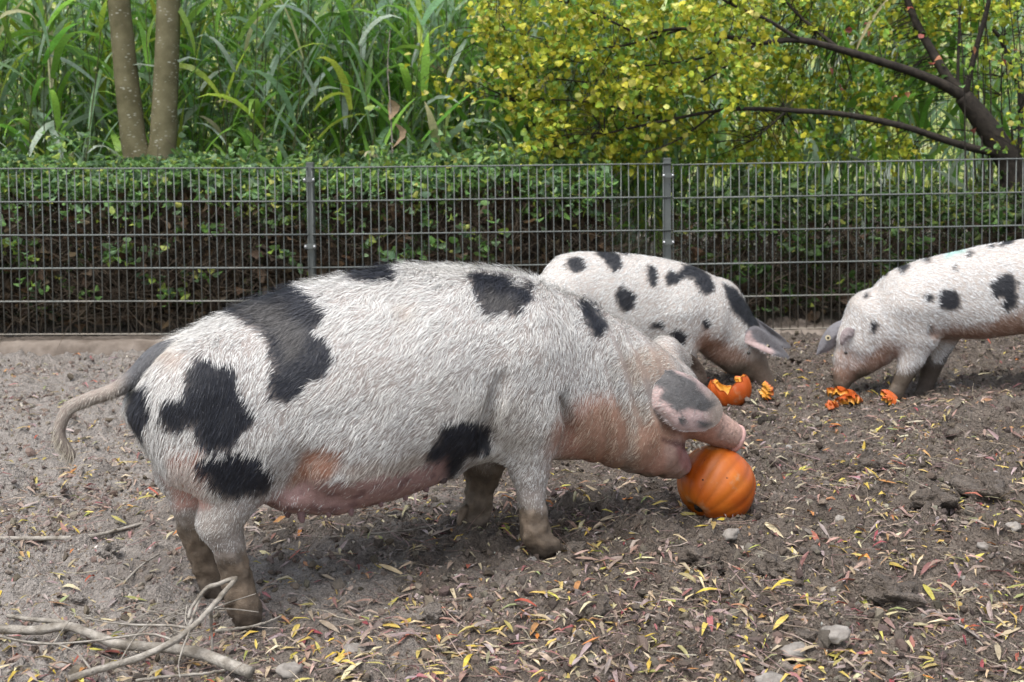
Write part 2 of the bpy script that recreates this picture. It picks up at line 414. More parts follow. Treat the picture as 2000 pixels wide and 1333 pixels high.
def build_kerb():
    n = 900
    xs = np.linspace(-5.2, 5.2, n)
    rows = []
    for yy, zz in ((7.80, -0.16), (7.84, -0.075), (7.855, -0.03), (7.88, -0.005), (8.09, 0.0), (8.11, -0.02), (8.115, -0.16)):
        j = 0.014 * pnoise(xs * 5, xs * 0 + yy * 9, s=14) + 0.010 * pnoise(xs * 21, xs * 0 + yy * 9 + zz * 40, s=15) + 0.007 * pnoise(xs * 48, xs * 0 + zz * 60, s=17)
        k = 0.014 * pnoise(xs * 7, xs * 0 + zz * 30, s=16) + 0.008 * pnoise(xs * 30, xs * 0 + zz * 30, s=18)
        rows.append(np.stack([xs, np.full(n, yy) + j, np.full(n, zz) + k - 0.004 + 0.01 * xs / 3], -1))
    V = np.stack(rows, 1).reshape(-1, 3); i = np.arange(n * 7).reshape(n, 7)
    Q = np.stack([i[:-1, :-1], i[:-1, 1:], i[1:, 1:], i[1:, :-1]], -1).reshape(-1, 4)
    link('kerb', fast_mesh('kerb', V, None, smooth=True, F4=Q), MAT['kerb'], kind='structure', label='low mud-caked concrete kerb under the wire fence')
build_kerb()

# ================================================================== FENCE
def rod(r, h, sides=8):
    return tube([(0, 0, 0), (0, 0, h * 0.5), (0, 0, h)], r, sides)
def build_fence():
    f = empty('wire_fence', (0.0, FY, 0.0), 'grey welded double-wire mesh fence with posts between pen and hedge', 'fence')
    # bottom / top wire heights measured at four places along the fence
    ax = np.array([0, 604, 1304, 2000.0]); tp = np.array([330, 328.5, 320, 308.0])
    X = np.array([at_y(a, t, FY)[0] for a, t in zip(ax, tp)]); Zt = np.array([at_y(a, t, FY)[2] for a, t in zip(ax, tp)])
    k = (Zt[-1] - Zt[2]) / (X[-1] - X[2]); k0 = (Zt[1] - Zt[0]) / (X[1] - X[0])
    ztop = lambda x: float(np.interp(x, np.r_[X[0] - 2, X, X[-1] + 2], np.r_[Zt[0] - 2 * k0, Zt, Zt[-1] + 2 * k]))
    HT = 1.0
    posts = [X[1], X[2]]
    ends = [(X[0] - 1.1, posts[0] - 0.012), (posts[0] + 0.012, posts[1] + 0.02), (posts[1] + 0.03, X[-1] + 1.1)]
    V, Q, T = rod(0.0034, HT + 0.012, 6); vme = fast_mesh('vertical_wire', V, T, smooth=True, F4=Q); vme.materials.append(MAT['steel'])
    for pi, (a, b) in enumerate(ends):
        n = int(round((b - a) / 0.05)); dz = -0.008 if pi == 2 else 0.0
        for i in range(n + 1):
            x = a + (b - a) * i / n
            if pi == 1 and abs(x - posts[1]) < 0.022: continue
            o = link('vertical_wire', vme, None, f)
            o.location = (x + random.uniform(-.0012, .0012), 0, ztop(x) - HT + dz - 0.006)
            o.rotation_euler = (random.uniform(-.003, .003), random.uniform(-.004, .004), 0)
        for r in range(6):
            for side in (-1, 1):
                pts = []
                for q in range(9):
                    x = a + (b - a) * q / 8
                    pts.append((x, side * 0.0078, ztop(x) - r * 0.2 + dz + random.uniform(-.001, .001)))
                o = link('horizontal_wire', tube_mesh('horizontal_wire', pts, 0.0044, 6), MAT['steel'], f)
    for x in posts:
        z = ztop(x)
        h = z + 0.025 + 0.25
        p = link('post', box_mesh('post', 0.044, 0.06, h, 0.004), MAT['steel'], f)
        p.location = (x, 0.042, -0.25 + h / 2)
        c = link('post_cap', box_mesh('post_cap', 0.047, 0.063, 0.012, 0.003), MAT['steel'], p); c.location = (0, 0, h / 2 + 0.002)
        for zc in (z - 0.07, z - 0.47, z - 0.87):
            cl = link('clamp', box_mesh('clamp', 0.07, 0.008, 0.03, 0.002), MAT['steel'], p)
            cl.location = (0, -0.064, zc - (-0.25 + h / 2))
            for s in (-1, 1):
                b = link('bolt', rock_mesh('bolt', 1, 0.0, 2, 1.0), MAT['bolt'], p)
                b.scale = (0.008, 0.007, 0.008); b.location = (s * 0.027, -0.071, zc - (-0.25 + h / 2))
build_fence()

# ================================================================== LEAF TEMPLATES
def leaf_template(kind, curl=0.15, fold=0.12, fine=False):
    prof = {'willow': [(0, 0), (.12, .28), (.35, .5), (.6, .46), (.82, .26), (1, 0)],
            'ovate': [(0, 0), (.12, .55), (.35, .98), (.6, .82), (.85, .35), (1, 0)],
            'round': [(0, 0), (.15, .8), (.45, 1.0), (.75, .8), (1, 0)]}[kind]
    wd = {'willow': 0.09, 'ovate': 0.27, 'round': 0.42}[kind]
    if not fine: prof = [prof[0], prof[1 if kind != 'willow' else 2], prof[-3 if kind != 'willow' else -2], prof[-1]]
    V, F = [], []
    for i, (t, w) in enumerate(prof):
        z = curl * math.sin(t * math.pi) - curl * 0.9 * t * t
        if i in (0, len(prof) - 1): V.append((t - .5, 0, z))
        else:
            V += [(t - .5, w * wd * 2, z + fold * w * wd * 2), (t - .5, 0, z), (t - .5, -w * wd * 2, z + fold * w * wd * 2)]
    n = len(prof) - 2
    F += [(0, 2, 1), (0, 3, 2)]
    for i in range(n - 1):
        a, b = 1 + 3 * i, 4 + 3 * i
        F += [(a, a + 1, b + 1), (a, b + 1, b), (a + 1, a + 2, b + 2), (a + 1, b + 2, b + 1)]
    a = 1 + 3 * (n - 1); e = len(V) - 1
    F += [(a, a + 1, e), (a + 1, a + 2, e)]
    return np.array(V, float), np.array(F, int)
def pick(cols, n, jit=0.18, w=None):
    cols = np.array(cols, float); i = rng.choice(len(cols), n, p=None if w is None else np.array(w) / np.sum(w))
    c = cols[i] * (1 + rng.uniform(-jit, jit, (n, 1))) * (1 + rng.uniform(-.07, .07, (n, 3)))
    return np.clip(c, 0.004, 1)
def leaves_mesh(name, kind, P, size, cols, tilt=0.9, curl=0.15):
    n = len(P); V, F, Cc = [], [], []
    for v in range(3):
        tv, tf = leaf_template(kind, curl * (0.4 + 0.8 * v), 0.1 + 0.12 * v)
        sel = np.arange(v, n, 3)
        if not len(sel): continue
        R = euler_mats(rng.normal(0, tilt, len(sel)), rng.normal(0.25, tilt, len(sel)), rng.uniform(0, 6.283, len(sel)))
        a, b = scatter(tv, tf, R, size[sel], P[sel])
        F.append(b + sum(len(q) for q in V)); V.append(a); Cc.append(np.repeat(cols[sel], len(tv), 0))
    return fast_mesh(name, np.concatenate(V), np.concatenate(F), np.concatenate(Cc))
def single_leaves(parent, name, kind, P, size, cols, tilt=0.9, mat='leaf_obj', curl=0.15, rot=None):
    mes = []
    for v in range(3):
        tv, tf = leaf_template(kind, curl * (0.4 + 0.8 * v), 0.1 + 0.12 * v, True)
        me = fast_mesh(name, tv, tf); me.materials.append(MAT[mat]); mes.append(me)
    out = []
    for i in range(len(P)):
        o = link(name, mes[i % 3], None, parent)
        e = rot[i] if rot is not None else (rng.normal(0, tilt), rng.normal(0.25, tilt), rng.uniform(0, 6.283))
        o.rotation_euler = e
        o.location = Vector(P[i]) - (parent.location if parent else Vector((0, 0, 0)))
        o.scale = (size[i],) * 3; o.color = (*cols[i], 1)
        out.append(o)
    return out
def twig_mass(name, starts, dirs, lens, rads, segs=4, sides=3, bend=0.35):
    n = len(starts); pts = [np.asarray(starts, float)]; d = np.asarray(dirs, float).copy()
    for s in range(segs):
        d = d + rng.normal(0, bend, (n, 3)); d /= np.linalg.norm(d, axis=1)[:, None]
        pts.append(pts[-1] + d * (np.asarray(lens)[:, None] / segs))
    P = np.stack(pts, 1)                                   # n, segs+1, 3
    T = np.gradient(P, axis=1); T /= np.linalg.norm(T, axis=2)[..., None] + 1e-9
    ref = np.array([0.31, 0.83, 0.46]); X = np.cross(T, ref); X /= np.linalg.norm(X, axis=2)[..., None] + 1e-9; Yv = np.cross(T, X)
    tap = np.linspace(1, 0.35, segs + 1)
    ang = np.arange(sides) / sides * 6.2832
    V = P[:, :, None, :] + (np.asarray(rads)[:, None] * tap[None])[:, :, None, None] * (np.cos(ang)[None, None, :, None] * X[:, :, None, :] + np.sin(ang)[None, None, :, None] * Yv[:, :, None, :])
    idx = np.arange(n * (segs + 1) * sides).reshape(n, segs + 1, sides)
    a, b = idx[:, :-1], idx[:, 1:]
    Q = np.stack([a, np.roll(a, -1, 2), np.roll(b, -1, 2), b], -1).reshape(-1, 4)
    return fast_mesh(name, V.reshape(-1, 3), None, F4=Q), P

# ================================================================== HEDGES
GREENS = [(0.10, 0.20, 0.045), (0.15, 0.27, 0.08), (0.20, 0.31, 0.16), (0.25, 0.34, 0.06), (0.085, 0.15, 0.075), (0.33, 0.37, 0.09)]
def build_hedge(x0, x1, y0, y1, htop, n_top, n_low, n_twig, label, seed, cols=GREENS, low_h=0.0):
    h = empty('hedge', ((x0 + x1) / 2, (y0 + y1) / 2, 0), label, 'hedge')
    L = h.location; U = rng.uniform
    top = lambda x: htop + 0.09 * pnoise(x * 1.7, x * 0, s=seed) + 0.05 * pnoise(x * 5, x * 0, s=seed + 1)
    # crown layer of small rounded leaves
    x = U(x0, x1, n_top); y = y0 + (y1 - y0) * U(0, 1, n_top) ** 1.3
    dep = np.abs(rng.normal(0, 0.09 + .06 * pnoise(x * 2.2, x * 0, s=seed + 2), n_top)) + 0.05 * pnoise(x * 3, y * 3, s=seed + 3)
    front = sstep(y0 + 0.18, y0, y)
    z = top(x) * (1 - 0.08 * front) - dep - 0.05 * pnoise(x * 6, y * 6, s=seed + 4)
    P = np.stack([x, y + 0.04 * pnoise(x * 9, z * 9, s=seed + 6), z], -1)
    # stray leafy sprays lower down
    k = max(6, n_low // 14)
    cx, cy, cz = U(x0, x1, k), U(y0 - 0.10, y0 + 0.22, k), U(0.12, htop - 0.12, k)
    s = rng.integers(0, k, n_low); sl = rng.normal(0, .06, (k,)); tt = U(-1, 1, n_low)
    P2 = np.stack([cx[s] + tt * 0.09 + rng.normal(0, .02, n_low), cy[s] + rng.normal(0, .025, n_low), cz[s] + tt * sl[s] + rng.normal(0, .02, n_low)], -1)
    # shoots reaching up out of the top
    ks = max(8, n_top // 90); sx, sy = U(x0, x1, ks), U(y0 + .1, y1, ks); sh = rng.exponential(.10, ks) + .04; j = rng.integers(0, ks, n_top // 6); tt = U(-.2, 1, len(j))
    P3 = np.stack([sx[j] + tt * rng.normal(0, .05, ks)[j] + rng.normal(0, .03, len(j)), sy[j] + rng.normal(0, .03, len(j)), top(sx[j]) - .04 + tt * sh[j]], -1)
    P = np.concatenate([P, P2, P3])
    size = U(0.022, 0.044, len(P)); cc = pick(cols, len(P), 0.25, [4, 4, 3, 1.5, 3, 1][:len(cols)])
    # dead brown leaves added inside to make the hedge's core dark
    nd = n_twig // 2 if n_twig > 6000 else n_twig // 5
    Pd = np.stack([U(x0, x1, nd), U(y0, y1, nd), U(0.02, htop - 0.15, nd)], -1)
    Cd = pick([(0.05, 0.032, 0.018), (0.09, 0.055, 0.028), (0.12, 0.085, 0.05)], nd, 0.3)
    order = np.argsort(P[:, 1] - 0.15 * size / 0.05)                 # frontmost leaves become parts
    own, rest = order[:230], order[230:]
    single_leaves(h, 'leaf', 'round', P[own], size[own], cc[own], 0.75)
    me = leaves_mesh('foliage', 'round', np.concatenate([P[rest], Pd]) - np.array(L), np.concatenate([size[rest], U(.03, .06, nd)]), np.concatenate([cc[rest], Cd]), 0.75)
    link('foliage', me, MAT['leaf'], h, kind='stuff')
    # tangle of bare twigs
    st = np.stack([U(x0, x1, n_twig), U(y0, y1, n_twig), U(0, htop * 0.75, n_twig) * U(0, 1, n_twig) ** .3], -1) - np.array(L)
    dr = np.stack([rng.normal(0, .55, n_twig), rng.normal(0, .3, n_twig), rng.normal(0.45, .5, n_twig)], -1)
    me, _ = twig_mass('twigs', st, dr, U(.2, .6, n_twig), U(.0014, .0042, n_twig), 4, 3, 0.3)
    link('twigs', me, MAT['twig'], h, kind='stuff')
    for i in range(int((x1 - x0) * 2.2)):                            # thicker upright stems one can tell apart
        bx, by = U(x0 + .1, x1 - .1), U(y0 + .05, y1 - .1)
        pts = [(bx, by, -0.05)]
        for q in range(5): pts.append((pts[-1][0] + rng.normal(0, .045), pts[-1][1] + rng.normal(0, .03), pts[-1][2] + htop / 5.5))
        child_at('stem', tube_mesh('stem', spline(pts, 11), np.linspace(U(.007, .013), .004, 11), 6), MAT['twig'], h, Matrix.Identity(4))
build_hedge(-4.3, 0.62, 8.18, 8.95, 1.02, 9500, 1500, 9500, 'leafy green-topped bramble hedge with brown twiggy inside behind the fence', 40)
build_hedge(1.05, 4.3, 8.3, 9.0, 0.82, 2600, 2300, 3600, 'dark see-through bush below the yellow-leaved tree behind the fence', 60,
            [(0.04, 0.085, 0.018), (0.07, 0.13, 0.03), (0.05, 0.085, 0.035), (0.12, 0.16, 0.03), (0.04, 0.06, 0.02), (0.17, 0.2, 0.04)])

# ================================================================== REEDS
def build_reeds():
    N = 1500
    U = rng.uniform
    x = U(-5.6, 5.8, N); y = 9.35 + 3.6 * U(0, 1, N) ** 1.25
    keep = ~((x > 1.3) & (U(0, 1, N) < 0.6)) ; x, y = x[keep], y[keep]; N = len(x)
    H = U(1.9, 3.0, N); lean = rng.normal(0, .07, (N, 2)); lean[:, 0] += 0.04
    V, Fs, Cs, off = [], [], [], 0
    # stalks
    st = np.stack([x, y, np.zeros(N)], -1); d = np.stack([lean[:, 0], lean[:, 1], np.ones(N)], -1)
    sme, SP = twig_mass('tmp', st, d, H, U(.004, .008, N), 5, 3, 0.035)
    sv = np.zeros(len(sme.vertices) * 3, np.float32); sme.vertices.foreach_get('co', sv)
    sq = np.zeros(len(sme.loops), np.int32); sme.loops.foreach_get('vertex_index', sq); sq = sq.reshape(-1, 4)
    V.append(sv.reshape(-1, 3)); Cs.append(np.repeat(pick([(0.12, 0.16, 0.05), (0.2, 0.2, 0.09), (0.1, 0.14, 0.06)], N, .2), 18, 0)); off = len(V[0])
    Q = [sq]
    bpy.data.meshes.remove(sme)
    segs = 6
    for k in range(11):
        t = np.clip((k + 1.2 + U(-.5, .5, N)) / 11.5, 0.05, 0.98)
        i = np.minimum((t * 5).astype(int), 4); f = (t * 5 - i)[:, None]
        root = SP[np.arange(N), i] * (1 - f) + SP[np.arange(N), i + 1] * f
        az = (k % 2) * math.pi + rng.normal(0, .7, N) + 0.3
        elev = U(0.75, 1.4, N); Ln = U(.34, .72, N) * (1 - 0.25 * (t < .2)); W = U(.013, .027, N)
        droop = U(0.3, 2.6, N) / segs
        out = np.stack([np.cos(az), np.sin(az), 0 * az], -1)
        wv = np.stack([-np.sin(az), np.cos(az), 0 * az], -1) + np.stack([0 * az, 0 * az, rng.normal(0, .5, N)], -1); wv /= np.linalg.norm(wv, axis=1)[:, None]
        p = root; e = elev.copy(); rows = []
        for s in range(segs + 1):
            u = s / segs
            w = W * (0.45 + 1.0 * math.sin(min(1, u * 1.6 + .12) * 1.57)) * (1 - u ** 2.2) + 0.0008
            rows.append(np.stack([p + wv * w[:, None], p - wv * w[:, None]], 1))
            p = p + (out * np.cos(e)[:, None] + np.array([0, 0, 1.0]) * np.sin(e)[:, None]) * (Ln / segs)[:, None]
            e = e - droop * (0.4 + 1.4 * u)
        G = np.stack(rows, 1)                      # N, segs+1, 2, 3
        idx = np.arange(N * (segs + 1) * 2).reshape(N, segs + 1, 2) + off
        Q.append(np.stack([idx[:, :-1, 0], idx[:, :-1, 1], idx[:, 1:, 1], idx[:, 1:, 0]], -1).reshape(-1, 4))
        V.append(G.reshape(-1, 3)); off += N * (segs + 1) * 2
        cc = pick([(0.17, 0.36, 0.06), (0.29, 0.51, 0.09), (0.31, 0.48, 0.28), (0.52, 0.64, 0.53), (0.47, 0.58, 0.09), (0.62, 0.55, 0.36)], N, .35, [4, 4, 3, 3, 1.8, .6])
        Cs.append(np.repeat(cc, (segs + 1) * 2, 0))
    me = fast_mesh('reed_bed', np.concatenate(V), None, np.concatenate(Cs), F4=np.concatenate(Q), smooth=True)
    link('reed_bed', me, MAT['reed'], label='dense bed of tall green reeds behind the hedge', cat='reeds', kind='stuff')
build_reeds()
def build_dead_reed():
    p = [at_y(a, b, 9.1) for a, b in ((768, 330), (765, 260), (762, 200), (757, 130), (762, 60))]
    o = empty('dead_reed', (p[0][0], 9.1, 0.0), 'dead tan reed stalk with a withered leaf rising out of the hedge', 'reed')
    child_at('stalk', tube_mesh('stalk', spline([p[0] - np.array([0, 0, .85])] + p, 14), np.linspace(.008, .003, 14), 6), MAT['drystick'], o, Matrix.Identity(4))
    tv, tf = leaf_template('ovate', 0.25, 0.5, True)
    me = fast_mesh('withered_leaf', tv, tf); 
    for (a, b), s, r in (((772, 265), .17, (0.3, 1.45, .4)), ((763, 215), .14, (0.1, 1.5, 1.4))):
        l = link('withered_leaf', me, MAT['leaf_obj'], o); l.color = (0.42, 0.30, 0.2, 1)
        l.location = Vector(at_y(a, b, 9.08)) - o.location; l.rotation_euler = r; l.scale = (s, s * .6, s)
build_dead_reed()

# ================================================================== TREES
def build_twin_tree():
    Y = 9.15
    t = empty('twin_tree', (float(at_y(285, 300, Y)[0]), Y, 0), 'olive-brown tree with two smooth leaning trunks behind the hedge', 'tree')
    g = lambda a, b, yy=Y: at_y(a, b, yy)
    s = Y / F_PX
    for path, rr in (([(272, 330), (262, 280), (250, 180), (240, 80), (231, -10), (222, -120), (205, -330)], [29, 25, 23.5, 22, 21, 20, 17]),
                     ([(312, 330), (318, 280), (323, 180), (327, 80), (330, -10), (335, -120), (350, -330)], [28, 26, 24.5, 23.5, 22.5, 21, 18])):
        pts = [g(*p) for p in path]; base = pts[0].copy(); base[2] = -0.05; mid = (pts[0] + base) / 2
        P = spline([base, mid] + pts, 40); R = np.interp(np.linspace(0, 1, 40), np.linspace(0, 1, len(rr) + 2), np.r_[rr[0] * 1.35, rr[0] * 1.12, rr]) * s
        child_at('trunk', tube_mesh('trunk', P, R, 20, 0.05, 3), MAT['smooth_bark'], t, Matrix.Identity(4))
        top = P[-1]
        for q in range(4):
            a = q * 1.7 + path[0][0]; dr = np.array([math.cos(a), math.sin(a), 0.9])
            lp = [top + dr * u * 1.5 * np.array([1, 1, 1 - .2 * u]) for u in np.linspace(0, 1, 6)]
            child_at('limb', tube_mesh('limb', lp, np.linspace(.05, .012, 6), 8), MAT['smooth_bark'], t, Matrix.Identity(4))
    n = 2200                                            # crown, above the frame
    c = np.array([t.location.x, Y, 5.6]); cl = rng.normal(0, 1, (70, 3)) * np.array([1.1, 1.0, .6]) + c
    P = cl[rng.integers(0, 70, n)] + rng.normal(0, .22, (n, 3)); P = P[P[:, 2] > 3.7]; n = len(P)
    link('crown', leaves_mesh('crown', 'ovate', P - np.array(t.location), rng.uniform(.06, .1, n), pick(GREENS, n)), MAT['leaf'], t, kind='stuff')
build_twin_tree()

YELLOWS = [(0.40, 0.43, 0.04), (0.52, 0.49, 0.05), (0.33, 0.41, 0.05), (0.22, 0.35, 0.05), (0.60, 0.56, 0.16), (0.15, 0.28, 0.08)]
def build_yellow_tree():
    Y = 8.95
    base = at_y(1998, 640, Y)
    t = empty('yellow_leaved_tree', (float(base[0]), Y, 0), 'spreading tree with dark limbs and yellow-green autumn leaves over the fence', 'tree')
    s = Y / F_PX
    limbs = []
    def limb(name, pp, r0, r1, dy=0.0, dy1=0.0, ns=30):
        ys = np.linspace(dy, dy1, len(pp)); pts = [at_y(a, b, Y + d) for (a, b), d in zip(pp, ys)]
        P = spline(pts, ns); limbs.append(P)
        child_at(name, tube_mesh(name, P, np.linspace(r0, r1, ns) * s * .86, 10, 0.12, 5), MAT['bark'], t, Matrix.Identity(4))
    b0 = base.copy(); b0[2] = -0.05
    P = spline([b0, at_y(1992, 430, Y), at_y(1978, 335, Y), at_y(1955, 290, Y), at_y(1915, 232, Y), at_y(1880, 188, Y)], 30); limbs.append(P)
    child_at('trunk', tube_mesh('trunk', P, np.interp(np.linspace(0, 1, 30), [0, .5, 1], [36, 26, 17]) * s, 14, 0.1, 9), MAT['bark'], t, Matrix.Identity(4))
    limb('limb', [(1885, 192), (1840, 165), (1780, 140), (1710, 118), (1640, 97), (1560, 78), (1480, 84), (1410, 70), (1330, 56), (1250, 70)], 12.5, 2.5, 0, -.35)
    limb('limb', [(1975, 305), (1900, 290), (1840, 272), (1760, 246), (1650, 224), (1560, 217), (1480, 213), (1400, 217), (1290, 238), (1180, 262)], 10, 2.2, 0, -.45)
    limb('limb', [(1885, 190), (1850, 150), (1820, 100), (1790, 45), (1765, -20), (1740, -110)], 13, 6, 0, .3)
    limb('limb', [(1885, 188), (1893, 150), (1908, 90), (1925, 30), (1937, -30), (1955, -130)], 7.5, 4, 0, -.2)
    limb('limb', [(1985, 330), (1995, 200), (1960, 90), (1940, 58)], 6, 4.5, .1, .2)
    limb('limb', [(1870, 175), (1872, 100), (1875, 20), (1880, -60)], 4, 2.5, .1, .2)
    limb('limb', [(1480, 84), (1430, 120), (1390, 150), (1340, 175)], 4, 1.5, -.1, -.3, 14)
    limb('limb', [(1535, 218), (1500, 250), (1470, 275)], 3, 1.2, -.1, -.2, 10)
    limb('limb', [(1560, 78), (1500, 40), (1430, 10), (1350, -40)], 5, 2, -.2, -.4, 14)
    limb('limb', [(1640, 97), (1560, 30), (1500, -40)], 5, 2.5, 0, .4, 14)
    for pp in ([(1330, 58), (1200, 92), (1080, 80), (970, 55)], [(1340, 175), (1230, 172), (1120, 158), (1020, 150)], [(1290, 238), (1180, 205), (1080, 195), (1010, 200)], [(1250, 70), (1150, 22), (1050, -10), (960, -20)],
               [(1180, 262), (1110, 282), (1050, 290)], [(1400, 217), (1330, 270), (1260, 300)], [(1350, -40), (1250, -30), (1130, -45)], [(1410, 70), (1380, 110), (1300, 125), (1200, 130), (1100, 118)]):
        limb('limb', pp, 3.0, 1.0, -.3, random.uniform(-.6, .1), 16)
    for k in range(9):                                   # slender suckers by the trunk
        a = 1880 + k * 15 + random.uniform(-6, 6); dy = random.uniform(-.25, .35)
        limb('sucker', [(a + 20, 520), (a + random.uniform(0, 14), 330), (a, 150), (a + random.uniform(-25, 20), -30)], 2.6, 1.0, dy, dy + random.uniform(-.1, .2), 16)
    LP = np.concatenate(limbs)
    # leaf sprays: (polygon in the photograph's pixels, how many sprays, depth range, leaves per spray)
    def inside(px, py, poly):
        c = np.zeros(len(px), bool); j = len(poly) - 1
        for i in range(len(poly)):
            xi, yi = poly[i]; xj, yj = poly[j]
            c ^= ((yi > py) != (yj > py)) & (px < (xj - xi) * (py - yi) / (yj - yi + 1e-9) + xi); j = i
        return c
    Ps, Cs, tw = [], [], []
    for poly, ns, d0, d1, per, wts in (
            ([(915, -60), (1530, -60), (1500, 130), (1460, 205), (1350, 225), (1300, 330), (1200, 322), (1060, 312), (1015, 240), (955, 140)], 380, -.75, .45, 23, [4, 4, 4, 2.5, 1.6, 1.4]),
            ([(1450, -60), (2060, -60), (2060, 60), (1900, 60), (1700, 90), (1480, 70)], 230, -.05, 1.2, 15, [4, 3, 4, 3, .8, 2]),
            ([(1300, 225), (1500, 225), (1700, 240), (1860, 290), (1800, 335), (1600, 320), (1330, 330)], 80, -.1, .6, 14, [4, 3, 4, 2, .6, 1]),
            ([(1480, 90), (1720, 125), (1760, 240), (1480, 210)], 75, .05, 1.0, 13, [3, 3, 3, 2, .6, 2]),
            ([(1690, 60), (1850, 60), (1880, 200), (1700, 210)], 45, .05, 1.0, 11, [.6, .4, 2, 4, .2, 4]),
            ([(1890, 60), (2060, 60), (2060, 470), (1920, 440)], 80, -.45, .7, 10, [1.5, 1, 2, 3, .3, 3]),
            ([(780, 80), (1000, 90), (1010, 230), (930, 240), (790, 160)], 16, -.5, .0, 8, [2, 4, 1, .5, 2, .2])):
        q = []
        while len(q) < ns:
            px, py = rng.uniform(min(p[0] for p in poly), max(p[0] for p in poly), 400), rng.uniform(min(p[1] for p in poly), max(p[1] for p in poly), 400)
            ok = inside(px, py, poly); q += list(zip(px[ok], py[ok]))
        for a, b in q[:ns]:
            c = at_y(a, b, Y + rng.uniform(d0, d1))
            near = LP[np.argmin(((LP - c) ** 2).sum(1))]
            tw.append((c, near))
            k = max(3, int(per * rng.uniform(.5, 1.5)))
            dirv = (c - near) / (np.linalg.norm(c - near) + 1e-6) * np.array([1, 1, .5]) + np.array([0, 0, -.25])
            u = rng.uniform(-.5, .5, (k, 1))
            Ps.append(c + dirv * u * 0.28 + rng.normal(0, .035, (k, 3))); Cs.append(pick(YELLOWS, k, .25, wts))
    P, Cc = np.concatenate(Ps), np.concatenate(Cs)
    size = rng.uniform(.024, .058, len(P))
    # a few reddened leaves
    ra = [(1905, 250), (1815, 130), (1820, 122), (1830, 118), (1800, 70), (1772, 180), (1745, 190), (1700, 70), (1690, 50), (1938, 110), (1960, 130), (1985, 95), (1780, 20), (1900, 100), (1640, 165), (1660, 55), (1625, 140)]
    Pr = np.array([at_y(a + rng.normal(0, 4), b + rng.normal(0, 4), Y - .35) for a, b in ra])
    Cr = pick([(0.34, 0.09, 0.06), (0.36, 0.16, 0.09), (0.24, 0.07, 0.055)], len(Pr), .2)
    order = np.argsort(P[:, 1] / size * .05 + rng.uniform(0, 1, len(P)) * .6)
    own, rest = order[:260], order[260:]
    L = np.array(t.location)
    single_leaves(t, 'leaf', 'ovate', np.concatenate([P[own], Pr]), np.concatenate([size[own], rng.uniform(.035, .055, len(Pr))]), np.concatenate([Cc[own], Cr]), 0.8)
    link('foliage', leaves_mesh('foliage', 'ovate', P[rest] - L, size[rest], Cc[rest], 0.8), MAT['leaf'], t, kind='stuff')
    parts = []
    for c, nr in tw:
        mid = (c + nr) / 2 + rng.normal(0, .04, 3) + np.array([0, 0, .05])
        V, Q, T = tube(spline([nr, mid, c + (c - nr) * .12], 6), np.linspace(.0045, .0012, 6), 3, False)
        parts.append((V, None, Q))
    V, T, Q = merge(parts)
    link('twigs', fast_mesh('twigs', V - L, None, F4=Q), MAT['bark'], t, kind='stuff')
build_yellow_tree()
# ================================================================== PIGS
def surface_nets(f, org, h):
    s = f < 0
    nx, ny, nz = [n - 1 for n in f.shape]
    cs = [(a, b, c) for a in (0, 1) for b in (0, 1) for c in (0, 1)]
    sl = lambda A, o: A[o[0]:o[0] + nx, o[1]:o[1] + ny, o[2]:o[2] + nz]
    cnt = sum(sl(s, o).astype(np.int8) for o in cs)
    mask = (cnt > 0) & (cnt < 8)
    ci = np.argwhere(mask); idx = np.full(mask.shape, -1, np.int64); idx[mask] = np.arange(len(ci))
    acc = np.zeros((len(ci), 3)); k = np.zeros(len(ci))
    g = lambda o: f[ci[:, 0] + o[0], ci[:, 1] + o[1], ci[:, 2] + o[2]]
    for a in cs:
        for ax in range(3):
            if a[ax]: continue
            b = list(a); b[ax] = 1
            fa, fb = g(a), g(b); cr = (fa < 0) != (fb < 0)
            t = fa[cr] / (fa[cr] - fb[cr]); p = np.tile(np.array(a, float), (cr.sum(), 1)); p[:, ax] += t
            acc[cr] += p; k[cr] += 1
    V = org + (ci + acc / k[:, None]) * h
    Q = []
    for ax in range(3):
        u, v = (ax + 1) % 3, (ax + 2) % 3
        a = np.take(s, range(0, s.shape[ax] - 1), ax); b = np.take(s, range(1, s.shape[ax]), ax)
        e = np.argwhere(a != b); e = e[(e[:, u] > 0) & (e[:, v] > 0) & (e[:, u] < f.shape[u] - 1) & (e[:, v] < f.shape[v] - 1)]
        def c(du, dv):
            q = e.copy(); q[:, u] += du; q[:, v] += dv; return idx[q[:, 0], q[:, 1], q[:, 2]]
        q = np.stack([c(-1, -1), c(0, -1), c(0, 0), c(-1, 0)], -1)
        flip = ~s[e[:, 0], e[:, 1], e[:, 2]]
        q[flip] = q[flip][:, ::-1]; Q.append(q)
    return V, np.concatenate(Q)
def vert_normals(V, Q):
    d1 = V[Q[:, 2]] - V[Q[:, 0]]; d2 = V[Q[:, 3]] - V[Q[:, 1]]
    n = np.cross(d1, d2); N = np.zeros_like(V)
    for j in range(4): np.add.at(N, Q[:, j], n)
    return N / (np.linalg.norm(N, axis=1)[:, None] + 1e-12)
def poly_sd(px, py, poly):
    """signed distance in pixels, negative inside"""
    d = np.full(px.shape, 1e9); c = np.zeros(px.shape, bool); j = len(poly) - 1
    for i in range(len(poly)):
        xi, yi = poly[i]; xj, yj = poly[j]
        ex, ey = xj - xi, yj - yi
        t = np.clip(((px - xi) * ex + (py - yi) * ey) / (ex * ex + ey * ey + 1e-9), 0, 1)
        d = np.minimum(d, np.hypot(px - xi - t * ex, py - yi - t * ey))
        c ^= ((yi > py) != (yj > py)) & (px < (xj - xi) * (py - yi) / (yj - yi + 1e-12) + xi); j = i
    return np.where(c, -d, d)
